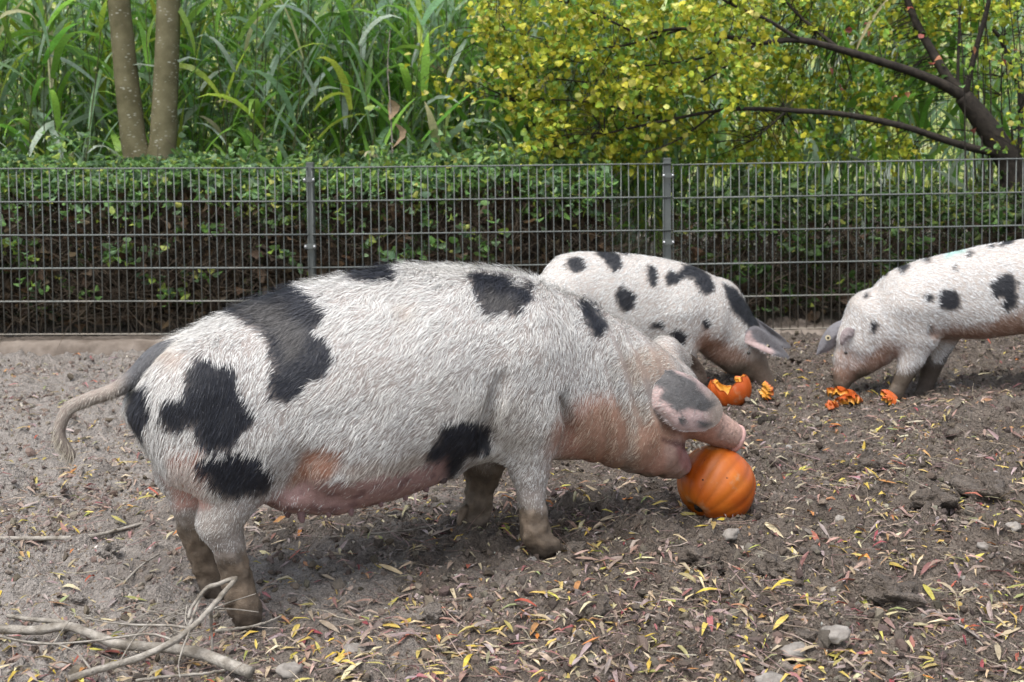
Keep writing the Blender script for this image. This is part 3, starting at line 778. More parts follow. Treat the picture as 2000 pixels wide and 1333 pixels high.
def ell(cx, cy, rx, ry, a=0, n=14):
    a = math.radians(a)
    return [(cx + rx * math.cos(t) * math.cos(a) - ry * math.sin(t) * math.sin(a), cy + rx * math.cos(t) * math.sin(a) + ry * math.sin(t) * math.cos(a)) for t in np.linspace(0, 6.2832, n, endpoint=False)]

class Pig:
    """pig frame: x forward, y to its left, z up; near = which side (+1 left, -1 right) faces the photographer"""
    def __init__(s, origin, yaw, near, res, ext):
        s.o = np.array([origin[0], origin[1], 0.0]); s.yaw = yaw; s.near = near; s.res = res
        s.d = np.array([math.cos(yaw), math.sin(yaw), 0]); s.l = np.array([-math.sin(yaw), math.cos(yaw), 0])
        s.n = s.l * near
        x0, x1, w, z0, z1 = ext
        s.org = np.array([x0, -w, z0]); s.shape = [int((x1 - x0) / res) + 1, int(2 * w / res) + 1, int((z1 - z0) / res) + 1]
        s.f = np.full(s.shape, 9.0, np.float32)
        s.extra = []                                      # finer pieces joined into the same mesh: (V, quads, tags)
    def at(s, px, py, lat=0.0):
        p = on_plane(px, py, s.o + s.n * lat, s.n); q = p - s.o
        return np.array([q @ s.d, q @ s.l, p[2]]), np.linalg.norm(p - CAM) / F_PX
    def world(s, V): return s.o + V[:, :1] * s.d + V[:, 1:2] * s.l + V[:, 2:3] * np.array([0, 0, 1.0])
    def axes(s, lo, hi):
        i0 = np.maximum(0, ((lo - s.org) / s.res).astype(int)); i1 = np.minimum(s.shape, ((hi - s.org) / s.res).astype(int) + 2)
        ax = [s.org[k] + np.arange(i0[k], i1[k]) * s.res for k in range(3)]
        return tuple(slice(a, b) for a, b in zip(i0, i1)), np.meshgrid(*ax, indexing='ij')
    def union(s, sl, d, k):
        a = s.f[sl]; h = np.clip(0.5 + 0.5 * (a - d) / k, 0, 1)
        s.f[sl] = a * (1 - h) + d * h - k * h * (1 - h)
    def carve(s, sl, d, k):
        a = s.f[sl]; d = -d; h = np.clip(0.5 - 0.5 * (a - d) / k, 0, 1)
        s.f[sl] = a * (1 - h) + d * h + k * h * (1 - h)
    def torso(s, top, bot, width, expo=2.25):
        """top, bot: outline pixels on the middle plane; width: [(x, half width)]"""
        T = np.array([s.at(*p)[0] for p in top]); B = np.array([s.at(*p)[0] for p in bot]); T = T[np.argsort(T[:, 0])]; B = B[np.argsort(B[:, 0])]
        x = s.org[0] + np.arange(s.shape[0]) * s.res
        sm = lambda a: np.convolve(np.pad(a, 6, 'edge'), np.hanning(13) / np.hanning(13).sum(), 'valid')
        lo, hi = max(T[0, 0], B[0, 0]), min(T[-1, 0], B[-1, 0])
        tz, bz = sm(np.interp(x, T[:, 0], T[:, 2])), sm(np.interp(x, B[:, 0], B[:, 2]))
        w = sm(np.interp(x, [a for a, _ in width], [b for _, b in width]))
        e0 = np.sqrt(np.clip(1 - np.clip((lo + 0.13 - x) / 0.13, 0, 1) ** 2, 0.0, 1)); e1 = np.sqrt(np.clip(1 - np.clip((x - hi + 0.09) / 0.09, 0, 1) ** 2, 0, 1))
        e = np.maximum(e0 * e1, 0.02)
        h = np.maximum((tz - bz) / 2 * e, 0.01)[:, None, None]; c = ((tz + bz) / 2)[:, None, None]; w = np.maximum(w * e, 0.01)[:, None, None]
        y = (s.org[1] + np.arange(s.shape[1]) * s.res)[None, :, None]; z = (s.org[2] + np.arange(s.shape[2]) * s.res)[None, None, :]
        zz = (z - c) / h
        ww = w * (1 - 0.10 * np.clip(zz, 0, 1) ** 2 + 0.04 * np.clip(-zz, 0, 1))
        rho = (np.abs(y / ww) ** expo + np.abs(zz) ** expo) ** (1 / expo)
        d = (rho - 1) * np.minimum(h, ww); d[(x < lo) | (x > hi)] = 9.0
        s.f[:] = d.astype(np.float32)
    def tube(s, pts, k=0.04, carve=False, wr=1.0):
        """pts: (px, py, radius_px, lat[, lateral radius ratio])"""
        C = []
        for p in pts:
            c, sc = s.at(p[0], p[1], p[3]); r = p[2] * sc; C.append((*c, r, r * (p[4] if len(p) > 4 else wr)))
        s.tube3(C, k, carve)
    def tube3(s, C, k=0.04, carve=False):
        C = np.array(C, float); m = C[:, 3:].max() + 0.09
        sl, (X, Y, Z) = s.axes(C[:, :3].min(0) - m, C[:, :3].max(0) + m)
        best = np.full(X.shape, 9.0)
        for a, b in zip(C[:-1], C[1:]):
            ab = b[:3] - a[:3]; t = np.clip(((X - a[0]) * ab[0] + (Y - a[1]) * ab[1] + (Z - a[2]) * ab[2]) / (ab @ ab + 1e-9), 0, 1)
            r = a[3] + (b[3] - a[3]) * t; w = a[4] + (b[4] - a[4]) * t
            dx, dy, dz = X - a[0] - t * ab[0], Y - a[1] - t * ab[1], Z - a[2] - t * ab[2]
            d = (np.sqrt((dx * dx + dz * dz) / r ** 2 + (dy / w) ** 2) - 1) * np.minimum(r, w)
            best = np.minimum(best, d)
        (s.carve if carve else s.union)(sl, best, k)
    def fine_tube(s, pts, part, sides=12):
        """thin piece (tail, teat) as its own tube, buried at its root; pts (px, py, r_px, lat)"""
        C = []
        for p in pts:
            c, sc = s.at(p[0], p[1], p[3]); C.append((*c, p[2] * sc))
        C = spline(C, len(pts) * 5)
        V, Q, T = tube(C[:, :3], np.maximum(C[:, 3], .001), sides)
        Q4 = np.concatenate([Q, np.stack([T[:, 0], T[:, 1], T[:, 2], T[:, 2]], -1)]) if len(T) else Q
        s.extra.append((V, Q, T, part))
    def ear(s, poly, latf, part, thick=0.011, rings=7):
        """ear flap: outline in pixels, latf(px, py, t) gives how far out it stands (t: 0 middle .. 1 rim)"""
        P = np.array(poly, float); n = len(P) * 4
        B = spline(np.concatenate([P, P[:1]]), n + 1)[:-1]; c = B.mean(0)
        side = []
        for sgn in (1, -1):
            rows = [s.at(c[0], c[1], latf(c[0], c[1], 0.0) + sgn * thick / 2)[0][None]]
            for r in range(1, rings + 1):
                t = r / rings
                th = thick / 2 * math.sqrt(max(0.0, 1 - t ** 4))
                rows.append(np.array([s.at(*(c + (b - c) * t), latf(*(c + (b - c) * t), t) + sgn * th)[0] for b in B]))
            side.append(np.concatenate(rows))
        V = np.concatenate(side); m = 1 + rings * n
        Q, T = [], []
        for q, base in enumerate((0, m)):
            for j in range(n):
                k = (j + 1) % n
                f = (base, base + 1 + j, base + 1 + k); T.append(f if q == 0 else f[::-1])
                for r in range(rings - 1):
                    a = base + 1 + r * n
                    g = (a + j, a + n + j, a + n + k, a + k); Q.append(g if q == 0 else g[::-1])
        Q, T = np.array(Q), np.array(T)
        # make the outer sheet face away from the head
        v0 = V[T[0]]; nr = np.cross(v0[1] - v0[0], v0[2] - v0[0])
        if nr[1] * s.near < 0: Q, T = Q[:, ::-1], T[:, ::-1]
        s.extra.append((V, Q, T, part))
    def mesh(s, smooth=2):
        V, Q = surface_nets(s.f, s.org, s.res)
        for _ in range(smooth):                            # light relaxation
            acc = np.zeros_like(V); k = np.zeros(len(V))
            for a, b in ((0, 1), (1, 2), (2, 3), (3, 0)):
                np.add.at(acc, Q[:, a], V[Q[:, b]]); np.add.at(acc, Q[:, b], V[Q[:, a]]); np.add.at(k, Q[:, a], 1); np.add.at(k, Q[:, b], 1)
            V = V * 0.45 + acc / k[:, None] * 0.55
        part = np.zeros(len(V), int); T = np.zeros((0, 3), int)
        for v, q, t, pt in s.extra:
            n = len(V); V = np.concatenate([V, v]); part = np.concatenate([part, np.full(len(v), pt)])
            if len(q): Q = np.concatenate([Q, q + n])
            if len(t): T = np.concatenate([T, t + n])
        s.V, s.Q, s.T, s.part = V, Q, T, part
        QT = np.concatenate([Q, np.stack([T[:, 0], T[:, 1], T[:, 2], T[:, 2]], -1)]) if len(T) else Q
        s.N = vert_normals(V, QT)
        s.W = s.world(V); s.NW = s.N[:, :1] * s.d + s.N[:, 1:2] * s.l + s.N[:, 2:3] * np.array([0, 0, 1.0])
        s.px, s.py = proj(s.W)
        v = CAM - s.W; v /= np.linalg.norm(v, axis=1)[:, None]
        s.facing = (s.NW * v).sum(1)
        s.nz = lambda sc, sd: pnoise(V[:, 0] * sc, V[:, 1] * sc, V[:, 2] * sc, sd)
    def mask(s, polys, soft=6, warp=9, wsc=22, seed=3, near_only=True):
        wx = s.nz(wsc, seed) * warp + s.nz(wsc * 3.3, seed + 9) * warp * .55
        out = np.zeros(len(s.V))
        for p in polys: out = np.maximum(out, sstep(soft, -soft, poly_sd(s.px, s.py, p) + wx))
        if near_only: out = out * sstep(-0.42, -0.28, s.facing) * (s.V[:, 1] * s.near > -0.14)
        return out
    def blob(s, spots):
        """coat spots on the far flank: (x, z, r) in metres"""
        out = np.zeros(len(s.V))
        for x, z, r in spots:
            d = np.hypot(s.V[:, 0] - x, s.V[:, 2] - z) - r + s.nz(20, 5) * .02
            out = np.maximum(out, sstep(.012, -.012, d) * (s.V[:, 1] * s.near < -.03))
        return out
    def hair(s, n, col, length, dens, width, flow, lift=0.22, clump=0.55, seed=1, dark=None):
        g = np.random.default_rng(seed)
        tri = np.concatenate([s.Q[:, [0, 1, 2]], s.Q[:, [0, 2, 3]], s.T]) if len(s.T) else np.concatenate([s.Q[:, [0, 1, 2]], s.Q[:, [0, 2, 3]]])
        A = np.linalg.norm(np.cross(s.V[tri[:, 1]] - s.V[tri[:, 0]], s.V[tri[:, 2]] - s.V[tri[:, 0]]), axis=1) * dens[tri].mean(1)
        ti = tri[g.choice(len(tri), n, p=A / A.sum())]
        r1, r2 = np.sqrt(g.uniform(0, 1, n)), g.uniform(0, 1, n)
        b = np.stack([1 - r1, r1 * (1 - r2), r1 * r2], -1)
        bl = lambda a: (a[ti] * (b[..., None] if a.ndim == 2 else b)).sum(1)
        P, N, C, L = bl(s.V), bl(s.N), bl(col), bl(length); N /= np.linalg.norm(N, axis=1)[:, None] + 1e-9
        D = flow(P, N)
        q = [pnoise(P[:, 0] * 26, P[:, 1] * 26, P[:, 2] * 26, 51 + i) * clump + pnoise(P[:, 0] * 8, P[:, 1] * 8, P[:, 2] * 8, 61 + i) * clump * .8 for i in range(3)]
        D = D + np.stack(q, -1) + g.normal(0, .16, (n, 3))
        D = D - N * (D * N).sum(1)[:, None]; D /= np.linalg.norm(D, axis=1)[:, None] + 1e-9
        if dark is not None:                              # at a patch's edge black and white bristles mix
            dk = bl(dark[0]) + g.normal(0, .15, n); C = np.where((dk > .5)[:, None], bl(dark[1]), C)
        L = L * g.uniform(.55, 1.25, n)
        a1 = (lift + g.normal(0, .12, n))[:, None]; a2 = (lift * .35 + g.normal(0, .12, n))[:, None]
        p0 = P - N * .002
        p1 = p0 + (D * np.cos(a1) + N * np.sin(a1)) * (L * .5)[:, None]
        p2 = p1 + (D * np.cos(a2) + N * np.sin(a2)) * (L * .5)[:, None] + np.array([0, 0, -1.0]) * (L * .06)[:, None]
        Wd = np.cross(D, N) + N * g.normal(0, .25, (n, 1)); Wd /= np.linalg.norm(Wd, axis=1)[:, None] + 1e-9
        w = (width * g.uniform(.7, 1.3, n))[:, None]
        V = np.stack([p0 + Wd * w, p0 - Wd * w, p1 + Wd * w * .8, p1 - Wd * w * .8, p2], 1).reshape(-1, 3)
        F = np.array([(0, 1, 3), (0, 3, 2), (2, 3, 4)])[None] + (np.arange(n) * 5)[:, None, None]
        C = C * g.uniform(.72, 1.12, (n, 1))
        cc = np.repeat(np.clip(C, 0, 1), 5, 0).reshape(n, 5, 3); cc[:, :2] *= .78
        return V, F.reshape(-1, 3), cc.reshape(-1, 3)

def pig_materials():
    t = NT('pig_skin'); p = t.obj(); c = t.attr()
    n1 = t.noise(55, 5, 0.65, p); n2 = t.noise(260, 3, 0.6, p)
    nd = t.n('ShaderNodeMix'); nd.data_type = 'RGBA'; nd.blend_type = 'MULTIPLY'; nd.inputs[0].default_value = 1.0
    t.l(c, nd.inputs[6]); t.l(t.ramp(n1, [(0.3, (0.78, 0.74, 0.72)), (0.7, (1.08, 1.08, 1.08))]), nd.inputs[7])
    sh = t.bsdf(nd.outputs[2], 0.62, 0.3, t.bump(t.math('ADD', n1, t.math('MULTIPLY', n2, .6)), 0.5, 0.006))
    t.last.inputs['Subsurface Weight'].default_value = 0.0
    MAT['skin'] = t.done(sh)
    t = NT('pig_bristles'); MAT['bristle'] = t.done(t.bsdf(t.attr(), 0.5, 0.28))
    t = NT('pink_nose'); n1 = t.noise(70, 4, 0.6, t.obj())
    MAT['nose'] = t.done(t.bsdf(t.mix(n1, (0.32, 0.155, 0.13), (0.5, 0.33, 0.29)), 0.42, 0.5, t.bump(n1, .5, .004)))
    MAT['tag'] = simple('plastic_tag', (0.55, 0.47, 0.30), (0.65, 0.58, 0.42), 60, 0.5, 0.4, 0.1, 0.002)
    t = NT('dark_mouth'); MAT['mouth'] = t.done(t.bsdf(t.mix(t.noise(60, 3, .6, t.obj()), (0.05, 0.02, 0.018), (0.2, 0.08, 0.07)), 0.45, 0.4))
    t = NT('dark_eye'); MAT['eye'] = t.done(t.bsdf(t.mix(t.noise(30, 2, .5, t.obj()), (0.01, 0.008, 0.007), (0.02, 0.014, 0.01)), 0.15, 0.6))
    t = NT('teeth'); MAT['tooth'] = t.done(t.bsdf(t.mix(t.noise(50, 3, .5, t.obj()), (0.5, 0.45, 0.35), (0.7, 0.66, 0.56)), 0.35, 0.5))
pig_materials()

def finish(pig, name, label, skin, hV, hF, hC):
    me = fast_mesh(name, pig.V, pig.T if len(pig.T) else None, np.clip(skin * .76, 0, 1), True, pig.Q)
    me.materials.append(MAT['skin'])
    o = link(name, me, None, None, label, 'pig')
    o.location = pig.o; o.rotation_euler = (0, 0, pig.yaw)
    h = link('bristles', fast_mesh('bristles', hV, hF, hC * .76), MAT['bristle'], o, kind='stuff')
    return o
def lerp(c, m, k): return c * (1 - m[:, None]) + np.array(k) * m[:, None]

# ------------------------------------------------------------------ the sow
SOW_YAW = math.radians(24)
def build_sow():
    p = Pig((-0.763, 3.484), SOW_YAW, -1, 0.0092, (-0.30, 1.72, 0.36, -0.05, 0.96))
    p.torso([(238, 760), (262, 720), (300, 690), (330, 664), (400, 632), (455, 607), (520, 583), (600, 558), (690, 539), (780, 523), (860, 520), (940, 525), (1000, 533), (1060, 551), (1130, 584), (1190, 612), (1240, 640), (1275, 662)],
            [(238, 840), (262, 880), (300, 920), (345, 950), (430, 965), (500, 975), (590, 985), (700, 966), (850, 915), (960, 885), (1085, 895), (1150, 890), (1190, 880), (1240, 885), (1275, 880)],
            [(-.25, .13), (-.17, .17), (-.1, .205), (0, .225), (.1, .235), (.226, .25), (.356, .268), (.49, .275), (.61, .268), (.736, .25), (.832, .235), (.93, .215), (1.046, .19), (1.148, .17), (1.235, .15), (1.32, .13)])
    # shoulder and thigh masses
    p.tube([(1005, 690, 100, .135, .85), (1035, 800, 80, .15, .8), (1032, 862, 60, .14, .85), (1034, 915, 41, .14, .95), (1037, 955, 29, .14), (1041, 1012, 26, .14), (1047, 1045, 29, .14), (1060, 1068, 26, .14)], .05)
    p.tube([(960, 840, 62, -.11, .9), (945, 905, 42, -.13), (938, 955, 27, -.13), (930, 1008, 25, -.13), (930, 1035, 28, -.13)], .05)
    p.tube([(400, 770, 100, .125, .8), (430, 850, 92, .135, .75), (455, 920, 72, .13, .8), (452, 970, 52, .125, .9), (428, 1018, 44, .12), (446, 1062, 31, .12), (462, 1128, 28, .12), (476, 1180, 29, .12), (482, 1200, 30, .12)], .045)
    p.tube([(385, 780, 100, -.11, .8), (385, 900, 84, -.125, .75), (388, 968, 56, -.12, .9), (387, 1030, 37, -.115), (402, 1090, 28, -.115), (424, 1150, 26, -.115), (437, 1180, 28, -.115)], .045)
    # hooves: two toes each, dew claws behind
    for lat, x, y, dx in ((.14, 1062, 1066, 30), (-.13, 932, 1036, 20), (.12, 480, 1196, 22), (-.115, 436, 1176, 18)):
        for sg in (-1, 1):
            p.tube([(x - 4, y - 12, 17, lat + sg * .024, .8), (x + dx * .7, y + 0, 15, lat + sg * .027, .75), (x + dx * 1.25, y + 8, 7, lat + sg * .024, .9)], .006)
            p.tube([(x - 28, y - 40, 10, lat + sg * .02), (x - 37, y - 12, 6.5, lat + sg * .026)], .008)
        p.tube([(x + dx * .2, y - 14, 6, lat, .8), (x + dx * 1.4, y + 12, 9, lat, .8)], .004, carve=True)
    # head: skull, cheeks, snout, lower jaw
    p.tube([(1215, 745, 100, 0, .98), (1290, 772, 76, 0, 1.05), (1345, 803, 52, 0, 1.1), (1390, 835, 34, 0, 1.15), (1421, 850, 28.5, 0, 1.15)], .03)
    p.tube([(1165, 800, 92, .02, 1.0), (1215, 828, 84, .02, 1.15), (1262, 862, 66, .015, 1.2), (1300, 890, 42, .0, 1.2), (1318, 905, 28, 0, 1.25)], .03)
    p.tube([(1275, 712, 30, .085), (1300, 735, 30, .10)], .05)
    p.tube([(1300, 690, 34, -.085), (1330, 705, 22, -.10)], .05)
    p.tube([(1352, 874, 13, -.08, 1), (1352, 874, 13, .08, 1)], .012, carve=True, wr=1)
    p.tube([(1320, 872, 6, -.06, 1), (1375, 878, 12, .0, 5)], .01, carve=True)
    p.tube([(1292, 858, 4, .112), (1318, 867, 6, .095), (1342, 873, 9, .07)], .008, carve=True)
    p.tube([(1282, 835, 5, .135), (1268, 862, 6, .128), (1262, 888, 6, .11)], .02, carve=True)
    # udder line, flank fold, throat crease
    p.tube([(560, 960, 34, .06, 2.2), (640, 972, 28, .07, 2.4), (760, 950, 22, .08, 2.4), (870, 905, 26, .08, 2.2)], .03)
    p.tube([(592, 905, 16, .225, .9), (588, 925, 20, .215, 1.0), (585, 950, 20, .20, 1.0)], .04, carve=True)
    p.tube([(556, 800, 9, .285), (568, 855, 16, .272), (572, 915, 22, .252), (556, 965, 22, .20)], .04, carve=True)
    p.tube([(598, 893, 20, .262), (636, 906, 22, .258), (700, 926, 14, .245)], .035, carve=True)
    p.tube([(640, 900, 40, .16, 1.1), (720, 915, 44, .15, 1.1), (800, 900, 40, .14, 1.1)], .05)
    p.tube([(985, 735, 9, .262), (966, 785, 13, .248), (955, 830, 16, .232), (958, 866, 17, .21)], .03, carve=True)
    p.tube([(1092, 770, 10, .215), (1104, 815, 15, .198), (1108, 850, 18, .18), (1098, 888, 18, .16)], .035, carve=True)
    p.tube([(284, 752, 9, 0), (274, 820, 10, 0), (288, 890, 12, 0), (330, 950, 14, 0)], .03, carve=True)
    # tail
    p.fine_tube([(350, 690, 30, .0), (318, 698, 28, .0), (292, 713, 24, .0), (262, 738, 18, .0), (225, 762, 14.5, 0), (175, 780, 13, .0), (138, 796, 12.5, 0), (120, 824, 11.5, 0), (116, 850, 11, 0), (126, 872, 10.5, 0), (139, 889, 9, 0), (144, 896, 4, 0)], 2, 14)
    p.fine_tube([(296, 766, 17, .0), (287, 786, 12, 0), (281, 800, 3, 0)], 5, 10)
    for x, y, r, lat in ((588, 985, 8, .13), (684, 972, 7, .15), (742, 955, 7, .15), (790, 942, 7, .15), (830, 925, 8, .15), (862, 905, 13, .15), (640, 975, 7, .14), (560, 975, 8, .05)):
        p.fine_tube([(x, y - 6, r * 1.6, lat), (x, y + 12, r * 1.15, lat), (x + 2, y + 27 + r * .6, r * .75, lat), (x + 2, y + 32 + r * .6, r * .25, lat)], 4, 8)
    # ears
    near_poly = [(1254, 768), (1261, 740), (1298, 722), (1348, 734), (1393, 768), (1411, 797), (1406, 822), (1383, 839), (1348, 844), (1320, 837), (1297, 815), (1275, 801), (1258, 795)]
    def latn(px, py, t):
        u = np.clip((px - 1260) / 150, 0, 1); v = np.clip((py - 730) / 110, 0, 1)
        return .092 + .058 * math.sin(u * 2.6 + .3) + .062 * math.sqrt(v + .01) - .034 * u - .03 * t * t * (v - .25)
    p.ear(near_poly, latn, 3, .014)
    p.ear([(1325, 690), (1350, 692), (1372, 715), (1382, 744), (1368, 749), (1346, 736), (1330, 716)], lambda px, py, t: -.10 - .02 * (1 - t) - .0006 * (px - 1330), 6, .012)
    p.mesh()
    # ---- wrinkles across the snout
    wr = sstep(1395, 1412, p.px) * (p.part == 0) * (p.V[:, 0] > 1.4) * (p.V[:, 2] > .2); p.V += p.N * (wr * .004 * np.sin(p.V[:, 0] * 330 - p.V[:, 2] * 250 + 1.5 * p.nz(25, 77)))[:, None]
    bd = (p.part == 0) * sstep(.3, .4, p.V[:, 2]) * sstep(1.3, 1.1, p.V[:, 0])
    p.V += p.N * (bd * (.008 * p.nz(5.5, 71) + .004 * p.nz(13, 72)))[:, None]               # slack, uneven hide
    nk = (p.part == 0) * sstep(.98, 1.06, p.V[:, 0]) * sstep(1.3, 1.2, p.V[:, 0])
    p.V += p.N * (nk * .004 * np.sin(p.V[:, 0] * 95 + p.V[:, 2] * 30 + 2 * p.nz(8, 73)))[:, None]  # neck folds
    p.V += p.N * ((p.part == 3) * (.003 * p.nz(30, 74) + .002 * p.nz(70, 75)))[:, None]
    # ---- coat
    udz = (p.part == 0) * sstep(.30, .24, p.V[:, 2]) * (p.V[:, 0] > .08) * (p.V[:, 0] < .68); p.V += p.N * (udz * (.007 * p.nz(24, 78) + .004 * p.nz(55, 79)))[:, None]
    nz1, nz2 = p.nz(9, 1), p.nz(30, 2)
    black = p.mask([
        [(397, 691), (367, 724), (360, 770), (311, 774), (308, 820), (324, 840), (354, 836), (377, 830), (384, 853), (397, 876), (453, 879), (473, 846), (502, 810), (486, 793), (469, 760), (459, 724), (440, 704)],
        [(391, 897), (418, 885), (475, 882), (514, 891), (535, 909), (535, 930), (514, 963), (484, 969), (460, 972), (430, 957), (412, 939), (388, 918)],
        [(445, 596), (525, 560), (580, 560), (615, 585), (638, 612), (634, 638), (624, 645), (641, 665), (654, 704), (641, 734), (608, 751), (585, 770), (555, 787), (525, 777), (525, 751), (535, 711), (529, 665), (509, 638), (476, 619)],
        [(683, 545), (700, 505), (785, 500), (788, 526), (775, 546), (732, 553)],
        [(924, 539), (967, 533), (1000, 543), (1040, 559), (1036, 579), (1020, 609), (967, 612), (947, 599), (931, 569)],
        [(1132, 582), (1152, 592), (1191, 632), (1191, 645), (1165, 652), (1145, 629), (1129, 599)],
        [(874, 830), (914, 817), (947, 820), (962, 843), (962, 885), (914, 898), (878, 935), (855, 930), (845, 895), (861, 850)],
        [(250, 750), (292, 740), (296, 780), (288, 830), (262, 870), (250, 860)]], 11, 15, 15)
    black = np.maximum(black, p.blob([(.2, .7, .12), (.75, .6, .13), (1.05, .55, .08)])) * (p.part == 0)
    grey_mid = p.mask([[(470, 600), (560, 590), (600, 640), (590, 700), (560, 720), (545, 660), (500, 625)], [(930, 560), (1000, 570), (1020, 600), (960, 605)], ell(360, 700, 22, 26)], 14, 14, 14, 8)
    pink = p.mask([ell(1165, 850, 75, 80), [(1090, 850), (1180, 860), (1180, 905), (1085, 915)], ell(1290, 880, 60, 65), [(1300, 830), (1460, 800), (1470, 900), (1330, 900)]], 26, 22, 9, 11)
    tan = p.mask([ell(1270, 715, 48, 38), ell(1225, 850, 90, 70), ell(800, 610, 22, 16, -30), ell(330, 690, 30, 20), ell(790, 640, 12, 10)], 20, 18, 10, 13)
    fold = p.mask([[(586, 900), (604, 878), (640, 868), (668, 884), (664, 908), (640, 938), (600, 950), (552, 966), (562, 935)]], 9, 9, 14, 15)
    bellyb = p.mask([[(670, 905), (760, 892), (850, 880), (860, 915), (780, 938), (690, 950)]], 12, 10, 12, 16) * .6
    udder = p.mask([[(500, 990), (545, 960), (600, 934), (680, 941), (760, 930), (850, 905), (880, 885), (890, 940), (800, 985), (590, 1035), (500, 1030)]], 7, 7, 14, 17)
    udder = np.maximum(udder, sstep(.25, .17, p.V[:, 2] - 0.05 * p.V[:, 0]) * (p.V[:, 0] > .1) * (p.V[:, 0] < .65) * (np.abs(p.V[:, 1]) < .2) * sstep(-.2, -.6, p.N[:, 2]))
    inner = p.mask([[(330, 880), (395, 890), (400, 930), (410, 985), (345, 1000), (320, 930)]], 14, 12, 12, 19)
    white_skin = np.array([0.37, 0.33, 0.30]); S = np.tile(white_skin, (len(p.V), 1)); Hc = np.tile(np.array([0.84, 0.82, 0.775]), (len(p.V), 1))
    S *= (1 + .12 * nz1)[:, None]; Hc *= (1 + .05 * nz1 + .05 * nz2)[:, None]
    Hc = lerp(Hc, sstep(.15, .6, p.nz(5, 7)) * .2, (0.70, 0.64, 0.52))
    st = sstep(.1, .5, p.nz(6, 83) + .4 * p.nz(17, 84)) * sstep(.75, .4, p.V[:, 2]) * .45; Hc = lerp(Hc, st, (0.50, 0.445, 0.37)); S = lerp(S, st, (0.26, .22, .18))
    S = lerp(S, pink * .9, (0.52, 0.275, 0.20)); Hc = lerp(Hc, pink * .8, (0.62, 0.40, 0.29))
    S = lerp(S, tan * .5, (0.36, 0.23, 0.15)); Hc = lerp(Hc, tan * .45, (0.55, 0.41, 0.27))
    S = lerp(S, inner * .8, (0.52, 0.27, 0.21)); Hc = lerp(Hc, inner * .5, (0.70, 0.52, 0.42))
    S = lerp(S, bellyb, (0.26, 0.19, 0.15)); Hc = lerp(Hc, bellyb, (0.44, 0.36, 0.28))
    S = lerp(S, fold, (0.30, 0.15, 0.10)); Hc = lerp(Hc, fold * .8, (0.40, 0.24, 0.16))
    S = lerp(S, black, (0.022, 0.023, 0.028)); Hd = np.tile(np.array([0.026, 0.028, 0.037]), (len(p.V), 1)) * (1 + .5 * nz2)[:, None]; Hd = lerp(Hd, sstep(.1, .5, p.nz(13, 47)) * .5, (0.075, 0.078, 0.09))
    Hd = lerp(Hd, grey_mid * .75, (0.15, 0.14, 0.13)); bk = black * (1 - fold); S = lerp(S, black * grey_mid * .6, (0.09, 0.085, 0.08))
    ud = udder * (1 - sstep(850, 885, p.px))
    S = lerp(S, ud, (0.37, 0.235, 0.215)); S = lerp(S, ud * sstep(.05, .4, p.nz(30, 23)) * .75, (0.17, 0.095, 0.095))
    # muddy feet
    foot_z = 0.0 + 0.055 * sstep(.3, .8, p.V[:, 0])
    mudz = p.V[:, 2] - foot_z + .05 * p.nz(12, 31) + .02 * p.nz(40, 32)
    leg = p.V[:, 2] < .32
    mud = sstep(.205, .13, mudz - .02 * (p.V[:, 0] < .4) - .01) * leg
    far_leg = (p.V[:, 1] * p.near < -.03) & (p.V[:, 2] < .3)
    mud = np.maximum(mud, sstep(.27, .19, mudz) * far_leg) * (p.part == 0)
    mc = np.array([0.155, 0.118, 0.084])[None] * (1 + .75 * p.nz(22, 33) + .5 * p.nz(60, 34))[:, None].clip(.35, 2)
    mc = lerp(mc, sstep(.055, .035, p.V[:, 2] - foot_z) * .7, (0.06, 0.047, 0.036))
    S = S * (1 - mud[:, None]) + mc * mud[:, None]; Hc = Hc * (1 - mud[:, None]) + mc * 1.05 * mud[:, None]; bk = black * (1 - mud)
    p.V += p.N * (mud * (.009 * np.clip(p.nz(30, 35), -.2, 1) + .005 * p.nz(75, 36)))[:, None]
    # ears, tail, vulva, teats
    ear_g = p.mask([[(1255, 745), (1300, 715), (1348, 738), (1382, 771), (1400, 790), (1382, 806), (1351, 796), (1326, 809), (1310, 796), (1291, 778), (1294, 758), (1266, 752)], [(1248, 784), (1266, 772), (1272, 790), (1263, 800), (1250, 800)], ell(1333, 821, 9, 8), ell(1374, 830, 14, 9)], 3, 5, 60, 41) * (p.part == 3)
    isear = (p.part == 3).astype(float)
    S = lerp(S, isear, (0.60, 0.44, 0.41)); Hc = lerp(Hc, isear, (0.66, 0.56, 0.52))
    S = lerp(S, isear * sstep(1370, 1395, p.px), (0.46, 0.37, 0.31)); Hc = lerp(Hc, isear * sstep(1370, 1395, p.px), (0.6, .53, .46))
    S = lerp(S, ear_g, (0.125, 0.12, 0.118)); Hc = lerp(Hc, ear_g, (0.19, 0.185, 0.18))
    fe = (p.part == 6).astype(float); S = lerp(S, fe, (0.09, 0.062, 0.045)); Hc = lerp(Hc, fe, (0.16, .12, .09))  # brown far ear, its inner shadow painted in as a darker colour
    tl = (p.part == 2).astype(float)
    S = lerp(S, tl, (0.30, 0.25, 0.21)); Hc = lerp(Hc, tl, (0.50, 0.45, 0.38))
    tb = tl * sstep(215, 262, p.px); S = lerp(S, tb, (0.10, 0.10, 0.105)); Hc = lerp(Hc, tb, (0.16, 0.16, 0.165))
    S = lerp(S, (p.part == 5) * 1.0, (0.14, 0.085, 0.085)); te = (p.part == 4).astype(float)
    S = lerp(S, te, (0.24, 0.15, 0.15)); S = lerp(S, te * (p.px > 845), (0.09, .065, .065))
